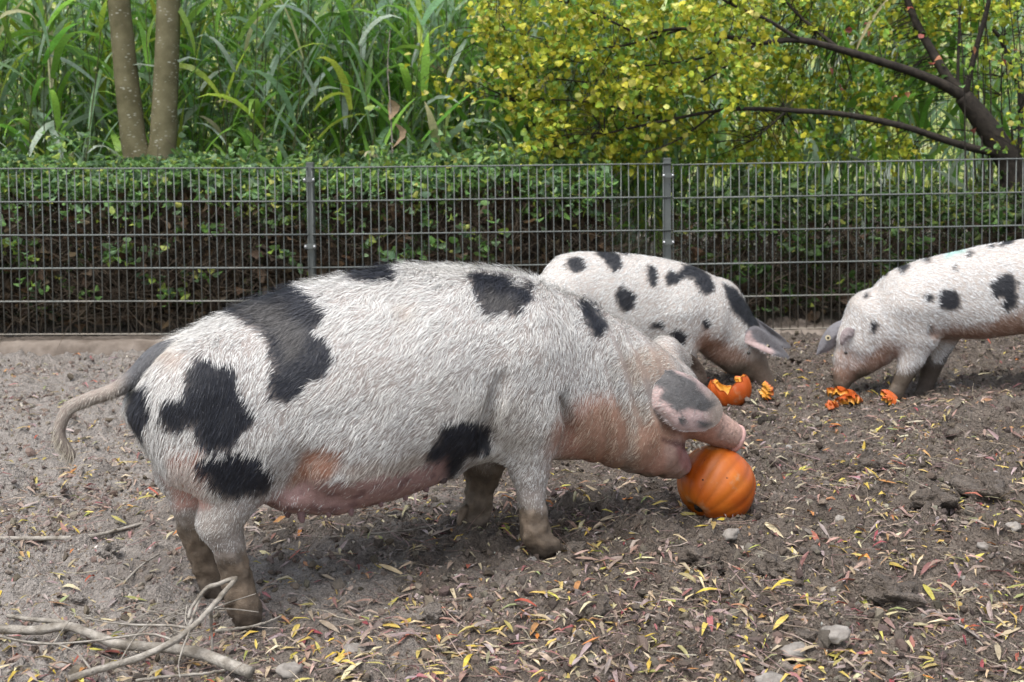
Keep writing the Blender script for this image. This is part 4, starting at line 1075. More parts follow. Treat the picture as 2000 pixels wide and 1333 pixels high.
    # snout and lips
    lip = p.mask([[(1410, 800), (1470, 810), (1470, 900), (1395, 895), (1330, 880), (1330, 855), (1395, 858)], [(1300, 870), (1350, 862), (1350, 945), (1300, 940)]], 8, 6, 20, 43) * (p.part == 0)
    S = lerp(S, lip * .75, (0.46, 0.32, 0.265)); S = lerp(S, lip * sstep(.1, .5, p.nz(40, 46)) * .4, (0.26, 0.19, 0.15))
    jaw = p.mask([[(1318, 868), (1352, 862), (1352, 930), (1330, 915)]], 6, 4, 30, 45) * (p.part == 0); S = lerp(S, jaw * .8, (0.33, 0.15, 0.14)); mo = p.mask([ell(1344, 873, 17, 9, 15), [(1290, 853), (1320, 861), (1345, 866), (1345, 876), (1318, 872), (1290, 863)]], 4, 2, 30, 48) * (p.part == 0); S = lerp(S, mo * .8, (0.10, 0.04, 0.035))
    # ---- bristles
    z = p.V[:, 2]
    Ln = .029 + .008 * nz1 + .010 * sstep(.7, .85, z)
    Ln = Ln * (1 - .45 * mud) * (1 - .35 * sstep(1.1, 1.3, p.V[:, 0])) * (1 - .25 * isear) * (1 - .5 * sstep(.42, .26, z))
    Ln[p.part == 2] = .016
    tip = (p.part == 2) & (p.px < 160) & (p.py > 840); Ln[tip] = .028
    dens = np.ones(len(p.V)) * (1 - .93 * udder) * (1 - .55 * lip) * (1 - .55 * fold) * (1 - .15 * mud) * (1 - .62 * pink) * (1 + .3 * isear)
    dens[(p.part == 4) | (p.part == 5)] = 0; dens[tip] = .7
    dens *= np.where(p.V[:, 1] * p.near < -.12, .35, 1.0)
    Hc = np.where(tip[:, None], np.array([0.60, 0.53, 0.42]), Hc)
    def flow(P, N):
        D = np.tile(np.array([-.75, 0, -.55]), (len(P), 1))
        D[:, 2] += -.35 * sstep(.55, .3, P[:, 2]); D[:, 0] += .55 * sstep(.33, .2, P[:, 2])
        r = sstep(.12, -.1, P[:, 0]); D[:, 2] -= 1.1 * r * sstep(.2, .5, P[:, 2])
        s = sstep(.42, .9, P[:, 0]) * sstep(1.15, .9, P[:, 0]); D[:, 2] -= .45 * s
        h = sstep(1.15, 1.3, P[:, 0]); D[:, 0] -= .5 * h; D[:, 2] += .75 * h
        e = P[:, 0] < -.24; D[e] = (-.5, 0, -.9)
        return D
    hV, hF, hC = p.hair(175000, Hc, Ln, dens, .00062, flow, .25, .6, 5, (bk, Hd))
    # a few long guard hairs along the back
    ridge = np.clip(sstep(.75, .95, p.N[:, 2]) * (z > .5) + .02, 0, 1) * (p.part == 0)
    gV, gF, gC = p.hair(7000, Hc, Ln * 1.25, ridge, .0006, flow, .7, .4, 6, (bk, Hd))
    o = finish(p, 'sow', 'huge white sow with large black patches biting a whole pumpkin', S, np.concatenate([hV, gV]), np.concatenate([hF, gF + len(hV)]), np.concatenate([hC, gC]))
    # ---- nose disc with nostrils, teeth
    inv = lambda px, py, lat: Vector(p.at(px, py, lat)[0])
    a, b = inv(1407, 843, 0), inv(1431, 855, 0); ax = (b - a).normalized()
    rings = []
    U1 = Vector((0, 1, 0)); U2 = ax.cross(U1).normalized()
    for t, r in ((-.012, .8), (-.006, .97), (.0, 1.05), (.008, 1.06), (.014, .98), (.017, .8), (.0165, .4)):
        rings.append([b + ax * t + (U1 * math.cos(q) * .048 + U2 * math.sin(q) * .044) * r * (1 + .03 * math.cos(3 * q)) for q in np.linspace(0, 6.2832, 28, endpoint=False)])
    V = [tuple(v) for r in rings for v in r] + [tuple(b + ax * .0163)]; Q, T = [], []
    for i in range(len(rings) - 1):
        for j in range(28):
            k = (j + 1) % 28; Q.append((i * 28 + j, i * 28 + k, (i + 1) * 28 + k, (i + 1) * 28 + j))
    for j in range(28): T.append(((len(rings) - 1) * 28 + j, (len(rings) - 1) * 28 + (j + 1) % 28, len(V) - 1))
    nose = link('nose_disc', fast_mesh('nose_disc', np.array(V), np.array(T), smooth=True, F4=np.array(Q)), MAT['nose'], o)
    for sg in (-1, 1):
        n = link('nostril', rock_mesh('nostril', 3, .05, 2, 1.0), MAT['mouth'], nose)
        n.location = b + ax * .0155 + U1 * sg * .016; n.scale = (.006, .007, .009)
    for i, (x, y, r) in enumerate(((1352, 866, 5), (1362, 868, 5), (1343, 882, 5))):
        c = inv(x, y, .035 - .006 * i)
        tth = link('tooth', tube_mesh('tooth', [c, c + Vector((.006, 0, -.008 if i < 2 else .008)), c + Vector((.013, 0, -.017 if i < 2 else .016))], [.006, .005, .002], 8), MAT['tooth'], o)
    for sg in (-1, 1):
        e = link('eye', rock_mesh('eye', 1, 0, 2, 1.0), MAT['eye'], o); e.location = inv(1338, 800, 0) + Vector((0, sg * .078, 0)); e.scale = (.013,) * 3
    return p
SOW = build_sow()

# ------------------------------------------------------------------ the two young pigs
def coat(p, black_polys, far_spots, pink_polys, foot_z, tint=(0.82, 0.82, 0.79), teal=None, grey_ear=None, soft=5):
    nz1 = p.nz(11, 1)
    black = np.maximum(p.mask(black_polys, soft, 4.5, 26), p.blob(far_spots)) * (p.part == 0)
    pk = p.mask(pink_polys, 12, 8, 12, 11)
    S = np.tile(np.array([0.50, 0.455, 0.41]), (len(p.V), 1)); Hc = np.tile(np.array(tint), (len(p.V), 1))
    Hc *= (1 + .05 * nz1)[:, None]
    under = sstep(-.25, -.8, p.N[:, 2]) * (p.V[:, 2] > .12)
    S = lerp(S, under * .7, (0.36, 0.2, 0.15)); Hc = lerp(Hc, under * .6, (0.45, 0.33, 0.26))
    S = lerp(S, pk * .85, (0.30, 0.165, 0.11)); Hc = lerp(Hc, pk * .8, (0.42, 0.27, 0.18))
    S = lerp(S, black, (0.02, 0.021, 0.025))
    if teal: 
        k = p.mask([teal], 6, 3, 20, 6); Hc = lerp(Hc, k * .6, (0.30, 0.66, 0.58)); S = lerp(S, k * .6, (0.30, 0.66, 0.58))
    mz = p.V[:, 2] - foot_z + .03 * p.nz(14, 31)
    mud = sstep(.16, .10, mz) * (p.V[:, 2] < .2) * (p.part == 0)
    mc = np.array([0.125, 0.098, 0.072])[None] * (1 + .4 * p.nz(30, 33))[:, None]
    S = S * (1 - mud[:, None]) + mc * mud[:, None]; Hc = Hc * (1 - mud[:, None]) + mc * mud[:, None]
    e = (p.part == 3).astype(float)
    S = lerp(S, e, (0.20, 0.195, 0.205)); Hc = lerp(Hc, e, (0.30, 0.29, 0.30))
    if grey_ear:
        k = p.mask(grey_ear, 2, 2, 60, 9) * e; S = lerp(S, k, (0.58, 0.44, 0.42)); Hc = lerp(Hc, k, (0.62, 0.5, 0.47))
    return S, Hc, mud, pk, black * (1 - mud)
def ear_tag(o, pig, px, py, lat, yellow=True):
    c = Vector(pig.at(px, py, lat)[0]); n = Vector((0, pig.near, 0))
    def disc(r0, r1, t):
        q = np.linspace(0, 6.2832, 18, endpoint=False); V = []
        for r, d in ((r0, 0), (r0, t), (r1, t), (r1, 0)): V += [(c.x + math.cos(a) * r, c.y + pig.near * d, c.z + math.sin(a) * r) for a in q]
        Q = [(i * 18 + j, i * 18 + (j + 1) % 18, ((i + 1) % 4) * 18 + (j + 1) % 18, ((i + 1) % 4) * 18 + j) for i in range(4) for j in range(18)]
        return fast_mesh('ear_tag', np.array(V), None, F4=np.array(Q), smooth=False)
    tg = link('ear_tag', disc(.0125, .005, .005), MAT['tag'], o)
    link('tag_pin', disc(.0052, .0008, .007), MAT['bark'], tg)
def young_flow(P, N):
    D = np.tile(np.array([-.8, 0, -.5]), (len(P), 1)); D[:, 2] -= .7 * sstep(.3, .15, P[:, 2]); return D

def build_pig_right_facing():
    p = Pig((0.62, 6.25), math.radians(9), -1, 0.0095, (-0.62, 0.86, 0.24, -0.05, 0.78))
    p.torso([(1045, 545), (1056, 517), (1076, 506), (1104, 496), (1138, 492), (1188, 493), (1230, 496), (1286, 503), (1345, 516), (1378, 530), (1406, 553), (1425, 578)],
            [(1045, 620), (1070, 655), (1110, 680), (1200, 692), (1300, 690), (1345, 684), (1390, 680), (1425, 680)],
            [(-.55, .09), (-.42, .14), (-.2, .165), (.0, .17), (.2, .165), (.35, .15), (.48, .12), (.6, .10)])
    p.tube([(1392, 610, 68, 0, .75), (1430, 652, 54, 0, .8), (1458, 688, 38, 0, .9), (1481, 725, 22, 0, 1.1), (1500, 757, 17, 0, 1.2), (1503, 766, 15, 0, 1.2)], .03)
    p.tube([(1405, 665, 42, .0, .9), (1435, 700, 32, 0, .9), (1455, 722, 18, 0, 1)], .02)
    for lat, dx in ((.085, 0), (-.085, -34)):
        p.tube([(1325 + dx, 610, 55, lat, .8), (1330 + dx, 670, 36, lat, .9), (1336 + dx, 715, 20, lat), (1336 + dx, 750, 14, lat), (1342 + dx, 770, 15, lat)], .03)
        p.tube([(1105 + dx * .5, 590, 62, lat, .8), (1115 + dx * .5, 650, 44, lat, .8), (1098 + dx * .5, 705, 23, lat), (1104 + dx * .5, 745, 15, lat), (1110 + dx * .5, 772, 15, lat)], .03)
    p.fine_tube([(1052, 545, 9, 0), (1038, 556, 6, 0), (1032, 580, 4.5, 0), (1040, 598, 3, 0)], 2, 8)
    k = lambda L: [(1020 + a / 3.571, 460 + b / 3.571) for a, b in L]
    epoly = k([(1528, 730), (1560, 670), (1620, 632), (1700, 668), (1790, 760), (1858, 838), (1848, 855), (1740, 832), (1640, 792), (1560, 752)])
    p.ear(epoly, lambda px, py, t: .085 + .03 * math.sin(np.clip((px - 1450) / 90, 0, 1) * 2.4) + .015 * t, 3, .011)
    p.ear([(1470, 618), (1490, 630), (1530, 660), (1545, 680), (1520, 676), (1490, 655)], lambda px, py, t: -.09 - .02 * (1 - t), 3, .01)
    p.mesh()
    S, Hc, mud, pk, bl = coat(p, [ell(1127, 517, 19, 15, 15), k([(520, 60), (640, 100), (700, 160), (705, 220), (640, 262), (590, 200), (520, 130)]), k([(690, 90), (745, 100), (745, 140), (700, 140)]), ell(1275, 537, 10.5, 21, -8),
                                  k([(1000, 290), (1040, 235), (1090, 270), (1130, 205), (1210, 200), (1300, 270), (1350, 350), (1340, 405), (1290, 418), (1240, 380), (1200, 310), (1150, 295), (1080, 340), (1010, 355)]),
                                  k([(645, 400), (700, 340), (800, 420), (790, 500), (730, 540), (665, 480)]), k([(1400, 330), (1500, 380), (1650, 540), (1680, 640), (1590, 650), (1480, 540), (1430, 450)]),
                                  ell(1382, 633, 8, 10, 20), k([(1030, 680), (1090, 645), (1160, 690), (1150, 760), (1100, 780), (1040, 740)]), k([(900, 610), (990, 600), (990, 655), (910, 650)]), k([(60, 270), (110, 215), (130, 230), (90, 290)])],
                           [(-.2, .5, .08), (.1, .55, .1), (.35, .4, .06)],
                           [k([(1210, 760), (1290, 640), (1340, 700), (1450, 760), (1560, 800), (1620, 900), (1560, 1000), (1400, 1010), (1300, 870)])], 0.0,
                           grey_ear=[k([(1530, 725), (1590, 660), (1600, 700), (1640, 745), (1690, 770), (1760, 800), (1740, 840), (1560, 760)])])
    face = sstep(1455, 1475, p.px) * sstep(660, 690, p.py) * (p.part == 0); S = lerp(S, face * .8, (0.19, .14, .105)); Hc = lerp(Hc, face * .8, (0.22, .17, .13))
    Ln = np.full(len(p.V), .027) * (1 - .4 * (p.part == 3)) * (1 - .4 * mud) * (1 - .3 * face)
    dens = np.where(p.V[:, 1] * p.near < -.08, .3, 1.0) * (1 - .6 * (p.part == 3)) * (1 - .5 * pk)
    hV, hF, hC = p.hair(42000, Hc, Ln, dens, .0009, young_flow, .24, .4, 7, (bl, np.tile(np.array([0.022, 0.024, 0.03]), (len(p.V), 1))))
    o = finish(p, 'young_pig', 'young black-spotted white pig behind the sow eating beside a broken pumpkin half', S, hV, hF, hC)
    ear_tag(o, p, 1501, 677, .118)
    e = link('eye', rock_mesh('eye', 1, 0, 2, 1.0), MAT['eye'], o); e.location = Vector(p.at(1462, 690, .105)[0]); e.scale = (.009,) * 3
build_pig_right_facing()

def build_pig_left_facing():
    p = Pig((1.95, 6.1), math.radians(176), 1, 0.0095, (-1.02, 0.60, 0.24, -0.06, 0.86))
    p.torso([(1688, 580), (1711, 553), (1746, 527), (1798, 508), (1857, 495), (1925, 479), (2000, 468), (2070, 466), (2140, 474), (2200, 500), (2240, 545), (2258, 590)],
            [(1688, 690), (1720, 700), (1755, 692), (1800, 668), (1830, 657), (1911, 662), (2000, 650), (2100, 655), (2180, 668), (2240, 660), (2258, 640)],
            [(-.95, .1), (-.8, .15), (-.5, .175), (-.2, .175), (.05, .165), (.25, .15), (.4, .125), (.55, .1)])
    p.tube([(1712, 632, 66, 0, .8), (1684, 662, 50, 0, .85), (1662, 700, 33, 0, .9), (1648, 728, 21, 0, 1.1), (1644, 748, 16, 0, 1.2)], .03)
    p.tube([(1712, 680, 36, .0, 1), (1680, 708, 28, 0, .95), (1662, 728, 18, 0, .95)], .02)
    p.tube([(1790, 600, 62, .08, .8), (1790, 650, 42, .085, .85), (1782, 695, 25, .085), (1768, 728, 17, .085), (1757, 752, 14, .085), (1748, 770, 15, .085)], .03)
    p.tube([(1835, 640, 44, -.08, .9), (1825, 690, 25, -.085), (1814, 735, 16, -.085), (1806, 760, 15, -.085), (1802, 774, 16, -.085)], .03)
    for lat, dx in ((.085, 0), (-.085, 40)):
        p.tube([(2195 + dx, 600, 68, lat, .8), (2190 + dx, 660, 48, lat, .8), (2215 + dx, 712, 24, lat), (2208 + dx, 750, 15, lat), (2198 + dx, 776, 15, lat)], .03)
    for x, y, lat in ((1746, 770, .085), (1800, 772, -.085)):
        for sg in (-1, 1): p.tube([(x, y - 6, 10, lat + sg * .016, .8), (x - 9, y + 2, 8, lat + sg * .018, .8), (x - 16, y + 5, 4, lat + sg * .016)], .006)
    p.tube([(1818, 655, 5, .15), (1808, 620, 5, .16)], .02, carve=True)
    p.fine_tube([(2245, 540, 10, 0), (2275, 560, 7, 0), (2282, 600, 5, 0), (2272, 620, 3, 0)], 2, 8)
    p.ear([(1594, 694), (1600, 670), (1616, 642), (1640, 627), (1656, 632), (1654, 652), (1640, 668), (1622, 684)], lambda px, py, t: .03 - .02 * t - .0004 * (1650 - px), 3, .011)
    p.ear([(1640, 672), (1643, 650), (1655, 640), (1668, 644), (1666, 655), (1654, 664), (1646, 674)], lambda px, py, t: .088 + .015 * (1 - t) + .0006 * (1668 - px), 7, .011)
    p.mesh()
    k = lambda L: [(1560 + a / 3.702, 440 + b / 3.702) for a, b in L]
    S, Hc, mud, pk, bl = coat(p, [ell(1814, 583, 11, 9, 10), ell(1854, 586, 24, 23, 20), k([(1380, 420), (1440, 360), (1550, 335), (1578, 440), (1560, 590), (1500, 625), (1460, 570), (1480, 530), (1400, 520)]), ell(1706, 638, 8, 12), k([(680, 290), (740, 250), (800, 240), (785, 330), (740, 352)]),
                                  k([(565, 380), (620, 330), (640, 350), (590, 410)]), ell(1965, 474, 16, 7, -15), ell(1892, 497, 5, 8, 20), ell(1808, 507, 8, 5), ell(1864, 524, 4, 7), ell(1692, 577, 4, 6, 30), ell(1936, 482, 6, 4)],
                           [(-.5, .55, .08), (-.1, .5, .09), (.2, .45, .06)],
                           [k([(330, 1130), (420, 1000), (560, 900), (650, 840), (700, 900), (560, 1060), (420, 1150)]), k([(960, 780), (1300, 740), (1629, 610), (1629, 800), (1300, 830), (1000, 810)])], 0.0, tint=(0.82, .82, .81),
                           teal=k([(1030, 170), (1180, 150), (1200, 190), (1060, 240)]))
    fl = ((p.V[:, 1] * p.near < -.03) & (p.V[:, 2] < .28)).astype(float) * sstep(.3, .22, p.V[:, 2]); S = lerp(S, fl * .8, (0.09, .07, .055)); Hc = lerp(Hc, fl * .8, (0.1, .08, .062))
    e2 = (p.part == 7).astype(float); S = lerp(S, e2, (0.30, 0.245, 0.24)); Hc = lerp(Hc, e2, (0.36, .31, .31))
    cheek = p.mask([ell(1650, 715, 26, 34)], 10, 6, 16, 5) * (p.part == 0); S = lerp(S, cheek * .6, (0.34, .2, .14)); Hc = lerp(Hc, cheek * .5, (0.48, .36, .29))
    Ln = np.full(len(p.V), .026) * (1 - .5 * (p.part == 3)) * (1 - .4 * mud)
    dens = np.where(p.V[:, 1] * p.near < -.08, .3, 1.0) * (1 - .6 * (p.part == 3)) * (1 - .5 * pk)
    hV, hF, hC = p.hair(48000, Hc, Ln, dens, .0009, young_flow, .24, .4, 8, (bl, np.tile(np.array([0.022, 0.024, 0.03]), (len(p.V), 1))))
    o = finish(p, 'young_pig', 'young spotted pig with green back mark eating pumpkin scraps by the mound', S, hV, hF, hC)
    ear_tag(o, p, 1617, 660, .018)
    e = link('eye', rock_mesh('eye', 1, 0, 2, 1.0), MAT['eye'], o); e.location = Vector(p.at(1652, 690, .10)[0]); e.scale = (.008,) * 3
build_pig_left_facing()
# ================================================================== PUMPKINS
def pumpkin_materials():
    t = NT('pumpkin_rind'); p = t.obj(); c = t.attr()
    n1 = t.noise(9, 5, 0.6, p); n2 = t.noise(45, 4, 0.65, p); n3 = t.noise(120, 2, 0.5, p)
    nd = t.n('ShaderNodeMix'); nd.data_type = 'RGBA'; nd.blend_type = 'MULTIPLY'; nd.inputs[0].default_value = 1.0
    t.l(c, nd.inputs[6]); t.l(t.ramp(n1, [(0.32, (0.61, 0.47, 0.38)), (0.66, (0.8, 0.83, 0.83))]), nd.inputs[7])
    col = t.mix(t.ramp(n2, [(0.69, (0, 0, 0)), (0.76, (.75, .75, .75))]), nd.outputs[2], (0.12, 0.05, 0.015))
    col = t.mix(t.ramp(t.noise(14, 6, .7, p), [(0.56, (0, 0, 0)), (0.7, (.6, .6, .6))]), col, (0.34, 0.23, 0.13))
    MAT['pumpkin'] = t.done(t.bsdf(col, t.ramp(n1, [(0.3, (.36, .36, .36)), (0.7, (.62, .62, .62))]), 0.38, t.bump(t.math('ADD', n1, t.math('MULTIPLY', n3, .15)), 0.25, 0.008)))
pumpkin_materials()
def rib(lon, n=15, amp=.07): return 1 - amp * np.abs(np.cos(lon * n / 2)) ** 6 * 1.0 - amp * .35 * np.cos(lon * n)
def build_whole_pumpkin():
    c3, sc = SOW.at(1399, 946, 0.0); c = SOW.world(c3[None])[0]; R = 74 * sc
    nu, nv = 120, 60
    lon = np.linspace(0, 2 * math.pi, nu, endpoint=False); lat = np.linspace(-math.pi / 2, math.pi / 2, nv)
    LO, LA = np.meshgrid(lon + 0.0, lat, indexing='ij')
    LO2 = LO + 0.05 * np.sin(LA * 2 + LO * 3)
    r = np.cos(LA) ** 0.9 * rib(LO2, 15, .013)
    z = np.sin(LA) * .93 - .16 * np.sign(LA) * np.exp(-(np.cos(LA) / .22) ** 2)
    V = np.stack([r * np.cos(LO), r * np.sin(LO), z], -1) * R
    V = V * (1 + .025 * pnoise(V[..., 0] * 9, V[..., 1] * 9, V[..., 2] * 9, 3))[..., None]
    i = np.arange(nu * nv).reshape(nu, nv); Q = np.stack([i[:, :-1], np.roll(i, -1, 0)[:, :-1], np.roll(i, -1, 0)[:, 1:], i[:, 1:]], -1).reshape(-1, 4)
    col = np.tile(np.array([0.52, 0.122, 0.007]), (nu * nv, 1)); gro = (np.abs(np.cos(LO2 * 7.5)) ** 10).reshape(-1, 1)
    col = col * (1 - .22 * gro) ; col[:, 1] *= (1 + .25 * pnoise(V[..., 0] * 14, V[..., 1] * 14, V[..., 2] * 14, 6)).ravel()
    o = empty('whole_pumpkin', c, 'whole round orange pumpkin held in the open mouth of the sow', 'pumpkin')
    # flower end points down-left towards the photographer, stalk end up-right and away
    d = -.64 * RGT - .66 * UPV - .40 * FWD; d /= np.linalg.norm(d)
    rot = Vector(-d).to_track_quat('Z', 'Y').to_matrix().to_4x4()
    b = link('rind', fast_mesh('rind', V.reshape(-1, 3), None, col, True, Q), MAT['pumpkin'], o); b.matrix_local = rot
    s = link('stalk', tube_mesh('stalk', [(0, 0, .78 * R), (0.004, 0, .95 * R), (0.012, .004, 1.08 * R), (.022, .01, 1.14 * R)], [.024, .014, .012, .014], 10, .2), MAT['drystick'], o); s.matrix_local = rot
    f = link('flower_end', rock_mesh('flower_end', 8, .3, 3, .5), MAT['bark'], o); f.matrix_local = rot @ Matrix.Translation((0, 0, -.80 * R)) @ Matrix.Scale(.016, 4)
    for px, py, q in ((1422, 935, .0075), (1374, 938, .006), (1378, 900, .004), (1410, 942, .004), (1342, 922, .006)):
        v = np.array(ray(px, py)); oc = CAM - c; bq = v @ oc; A = v @ v; disc = bq * bq - A * (oc @ oc - (R * .965) ** 2)
        if disc <= 0: continue
        hit = CAM + v * ((-bq - math.sqrt(disc)) / A) - c
        w = link('scar', rock_mesh('scar', int(px), .5, 2, .6), MAT['bark'], o); w.location = Vector(hit); w.scale = (q, q * .45, q * .8); w.rotation_euler = (0, .4, .3)
    return c, R
PUMP_C, PUMP_R = build_whole_pumpkin()

def shell_piece(R, thick, lon0, lon1, lat0, lat1, jag, seed, n=15):
    """jagged shard of pumpkin: rind outside, pale flesh inside"""
    nu, nv = 40, 22
    U, W = np.meshgrid(np.linspace(0, 1, nu), np.linspace(0, 1, nv), indexing='ij')
    closed = abs(lon1 - lon0) > 6.2
    e = jag * (pnoise(U * 4.3, W * 0, s=seed) * 1.2 + .5 * pnoise(U * 11, W * 0, s=seed + 1) + .3 * pnoise(U * 29, W * 0, s=seed + 2))
    LA = lat0 + (lat1 - lat0) * W * (1 + e); LO = lon0 + (lon1 - lon0) * U
    if not closed: LO = LO + jag * .5 * (lon1 - lon0) * pnoise(W * 7, U * 2, s=seed + 2) * (2 * U - 1)
    def surf(Rr):
        r = np.cos(LA) ** .9 * rib(LO, n); return np.stack([r * np.cos(LO), r * np.sin(LO), np.sin(LA) * .92], -1) * Rr
    A = surf(R); B = surf(R - thick) * (1 + .03 * pnoise(U * 14, W * 14, s=seed + 4))[..., None]
    V = np.concatenate([A.reshape(-1, 3), B.reshape(-1, 3)]); k = nu * nv; i = np.arange(k).reshape(nu, nv)
    q = np.stack([i[:-1, :-1], i[1:, :-1], i[1:, 1:], i[:-1, 1:]], -1).reshape(-1, 4)
    Q = [q, q[:, ::-1] + k]
    for edge in (i[:, -1], i[:, 0][::-1], i[0, :], i[-1, :][::-1]):
        Q.append(np.stack([edge[:-1], edge[1:], edge[1:] + k, edge[:-1] + k], -1)[:, ::-1])
    col = np.concatenate([np.tile([0.52, 0.10, 0.010], (k, 1)), np.tile([0.80, 0.42, 0.06], (k, 1)) * (1 + .25 * rng.normal(0, .5, (k, 1)))])
    return V, np.concatenate(Q), np.clip(col, 0, 1)
def build_pumpkin_pieces():
    def put(name, shp, px, py, Y, rot, label, sink=.012, flat=1.0):
        V, Q, col = shp
        R = Euler(rot).to_matrix(); V = np.array([R @ Vector(v) for v in V]); V[:, 2] *= flat
        b = V[:, 2].min(); p = at_y(px, py, Y)
        o = link(name, fast_mesh(name, V - np.array([0, 0, b]), None, np.clip(col, 0, 1), True, Q), MAT['pumpkin'], None, label, 'pumpkin piece')
        o.location = (p[0], Y, float(np.mean(gh(p[0] + np.array([-.04, 0, .04, 0]), Y + np.array([0, -.04, 0, .04])))) - sink); return o
    put('pumpkin_half', shell_piece(.098, .022, 0, 6.2832, -1.5, .22, .55, 4), 1425, 780, 5.93, (-.34, -.1, .9), 'broken orange pumpkin half with jagged rim on the mud', .006)
    put('pumpkin_chunk', shell_piece(.085, .022, -.45, .5, -.75, .25, .4, 9), 1474, 778, 6.0, (1.9, 0.3, .2), 'small chunk of pumpkin lying flesh-up behind the broken half', 0)
    put('pumpkin_chunk', shell_piece(.13, .024, -.7, .7, -.35, .3, .3, 14), 1637, 768, 5.95, (.5, -1.25, .3), 'long jagged pumpkin shard with yellow flesh under a pig snout', 0)
    put('pumpkin_pulp', shell_piece(.10, .03, -.4, .6, -.35, .35, 1.0, 19), 1662, 775, 5.88, (.3, -1.4, 1.4), 'torn yellow clump of stringy pumpkin pulp beside the shard', 0)
    put('pumpkin_chunk', shell_piece(.06, .016, -.35, .4, -.3, .3, .5, 24), 1610, 780, 5.85, (.2, -.6, -1.2), 'tiny orange rind scrap lying left of another by the pig snout', 0)
    put('pumpkin_chunk', shell_piece(.06, .02, -.5, .35, -.3, .35, .5, 29), 1624, 779, 5.86, (.5, .5, -1.6), 'tiny orange rind scrap just under the long shard', 0)
    put('pumpkin_chunk', shell_piece(.10, .024, -.4, .45, -.35, .3, .5, 34), 1716, 777, 5.9, (.4, -.9, -.7), 'orange rind scrap lying beside the front hoof of the pig', 0)
build_pumpkin_pieces()

# ================================================================== STONES, CLODS, DUNG
def place(px, py, sink=0.0):
    """point of the ground sheet seen at a pixel"""
    r = ray(px, py); t = (0.0 - CAM[2]) / r[2]
    for _ in range(12):
        q = CAM + r * t; t = (float(gh(q[0:1], q[1:2])[0]) - CAM[2]) / r[2]
    q = CAM + r * t; return q, np.linalg.norm(q - CAM) / F_PX
LANDMARKS = []
def build_lumps():
    stones = [(567, 1316, 24, 'round whitish stone near the cut end of the fallen branch'), (1552, 1268, 30, 'flat pale grey stone beside a dark clod'), (1428, 1062, 17, 'angular grey stone on the mud below the pumpkin'),
              (1640, 1022, 11, 'small round tan stone on the mud slope'), (1424, 1156, 15, 'small chalky stone between two clods'), (122, 1306, 21, 'pale stone half buried beside the forked branch'),
              (1508, 1330, 30, 'large pale stone half buried in the pale front mud'), (1884, 1118, 9, 'tiny white pebble on the grey slope'), (1920, 1080, 12, 'small light grey pebble on the bank foot'), (1830, 1190, 7, 'tiny white pebble by the big dark clod'),
              (1980, 1042, 14, 'grey stone at the foot of the mound'), (1630, 1258, 26, 'rough beige stone touching a dark clod'), (1632, 1152, 10, 'small whitish pebble among red leaves'), (690, 1276, 20, 'muddy grey stone on the leaf litter in front of the sow')]
    for i, (x, y, r, lb) in enumerate(stones):
        q, sc = place(x, y); o = link('stone', rock_mesh('stone', 20 + i, .28, 3, .7), MAT['stone'], None, lb, 'stone', 'stones on the mud'); LANDMARKS.append((lb, q[0], q[1], r * sc))
        R = r * sc; o.scale = (R, R * .9, R * .85); o.location = (q[0], q[1], float(gh(q[0:1], q[1:2])[0]) + R * .25); o.rotation_euler = (random.uniform(-.3, .3), random.uniform(-.3, .3), random.uniform(0, 6))
    clods = [(1366, 1085, 38, 'squarish soil clod right of the front hoof'), (1522, 1122, 32, 'dark soil clod beside a grey stone chip'), (1742, 1165, 46, 'large crumbling dark clod surrounded by red leaves'), (1588, 1238, 28, 'dark soil clod behind the flat pale stone'),
             (1955, 975, 62, 'big dark clod on the slope of the mound'), (1822, 985, 36, 'dark clod at the foot of the mound'), (1160, 1192, 32, 'brown clod on the leaf litter below the front hooves'), (842, 1215, 26, 'brown clod in front of the udder of the sow'),
             (92, 1155, 20, 'dark clod on smooth wet mud above the branches'), (1090, 1022, 34, 'dark clod just in front of the near front hoof'), (1162, 935, 26, 'clod under the throat of the sow'), (1400, 1118, 16, 'small clod below the squarish one'),
             (150, 1172, 14, 'small clod beside a dark clod on the wet mud'), (212, 1085, 20, 'clod with a hoof hollow left of the far hind leg'), (1115, 1080, 30, 'clod pressed up by the toe of the near front hoof'), (1960, 1060, 26, 'crumbly clod under the big one on the mound'),
             (640, 1120, 16, 'small clod between hind and front legs'), (760, 1085, 18, 'brown clod under the belly of the sow'), (1290, 1010, 18, 'clod left of the whole pumpkin'), (1700, 930, 26, 'clod on the open mud right of the pumpkin'),
             (1600, 905, 22, 'clod behind the pumpkin on open mud'), (1870, 860, 30, 'clod on the flank of the mound'), (1560, 700, 14, 'clod at the fence foot right of the ear tip'), (195, 720, 12, 'little clod on pale mud near the kerb'), (1990, 800, 40, 'broad clod near the top of the mound')]
    for i, (x, y, r, lb) in enumerate(clods):
        q, sc = place(x, y); o = link('soil_clod', rock_mesh('soil_clod', 50 + i, .62, 4, .7), MAT['mud'], None, lb, 'soil clod', 'clods of soil'); LANDMARKS.append((lb, q[0], q[1], r * sc))
        R = r * sc; o.scale = (R, R * .85, R * .8); o.location = (q[0], q[1], float(gh(q[0:1], q[1:2])[0]) + R * .08); o.rotation_euler = (random.uniform(-.3, .3), random.uniform(-.3, .3), random.uniform(0, 6))
    q, sc = place(1500, 832)
    d = empty('dung', (q[0], q[1], float(gh(q[0:1], q[1:2])[0])), 'dark ridged dung lump on the mud behind the pumpkin', 'dung')
    for k in range(5):
        s = link('segment', rock_mesh('segment', 90 + k, .16, 3, .8), MAT['bark'], d); s.location = (-.03 + k * .016, (k % 2) * .006, .016 + .004 * (k % 2)); s.scale = (.014, .022, .026); s.rotation_euler = (0, .25, .2 * k)
build_lumps()

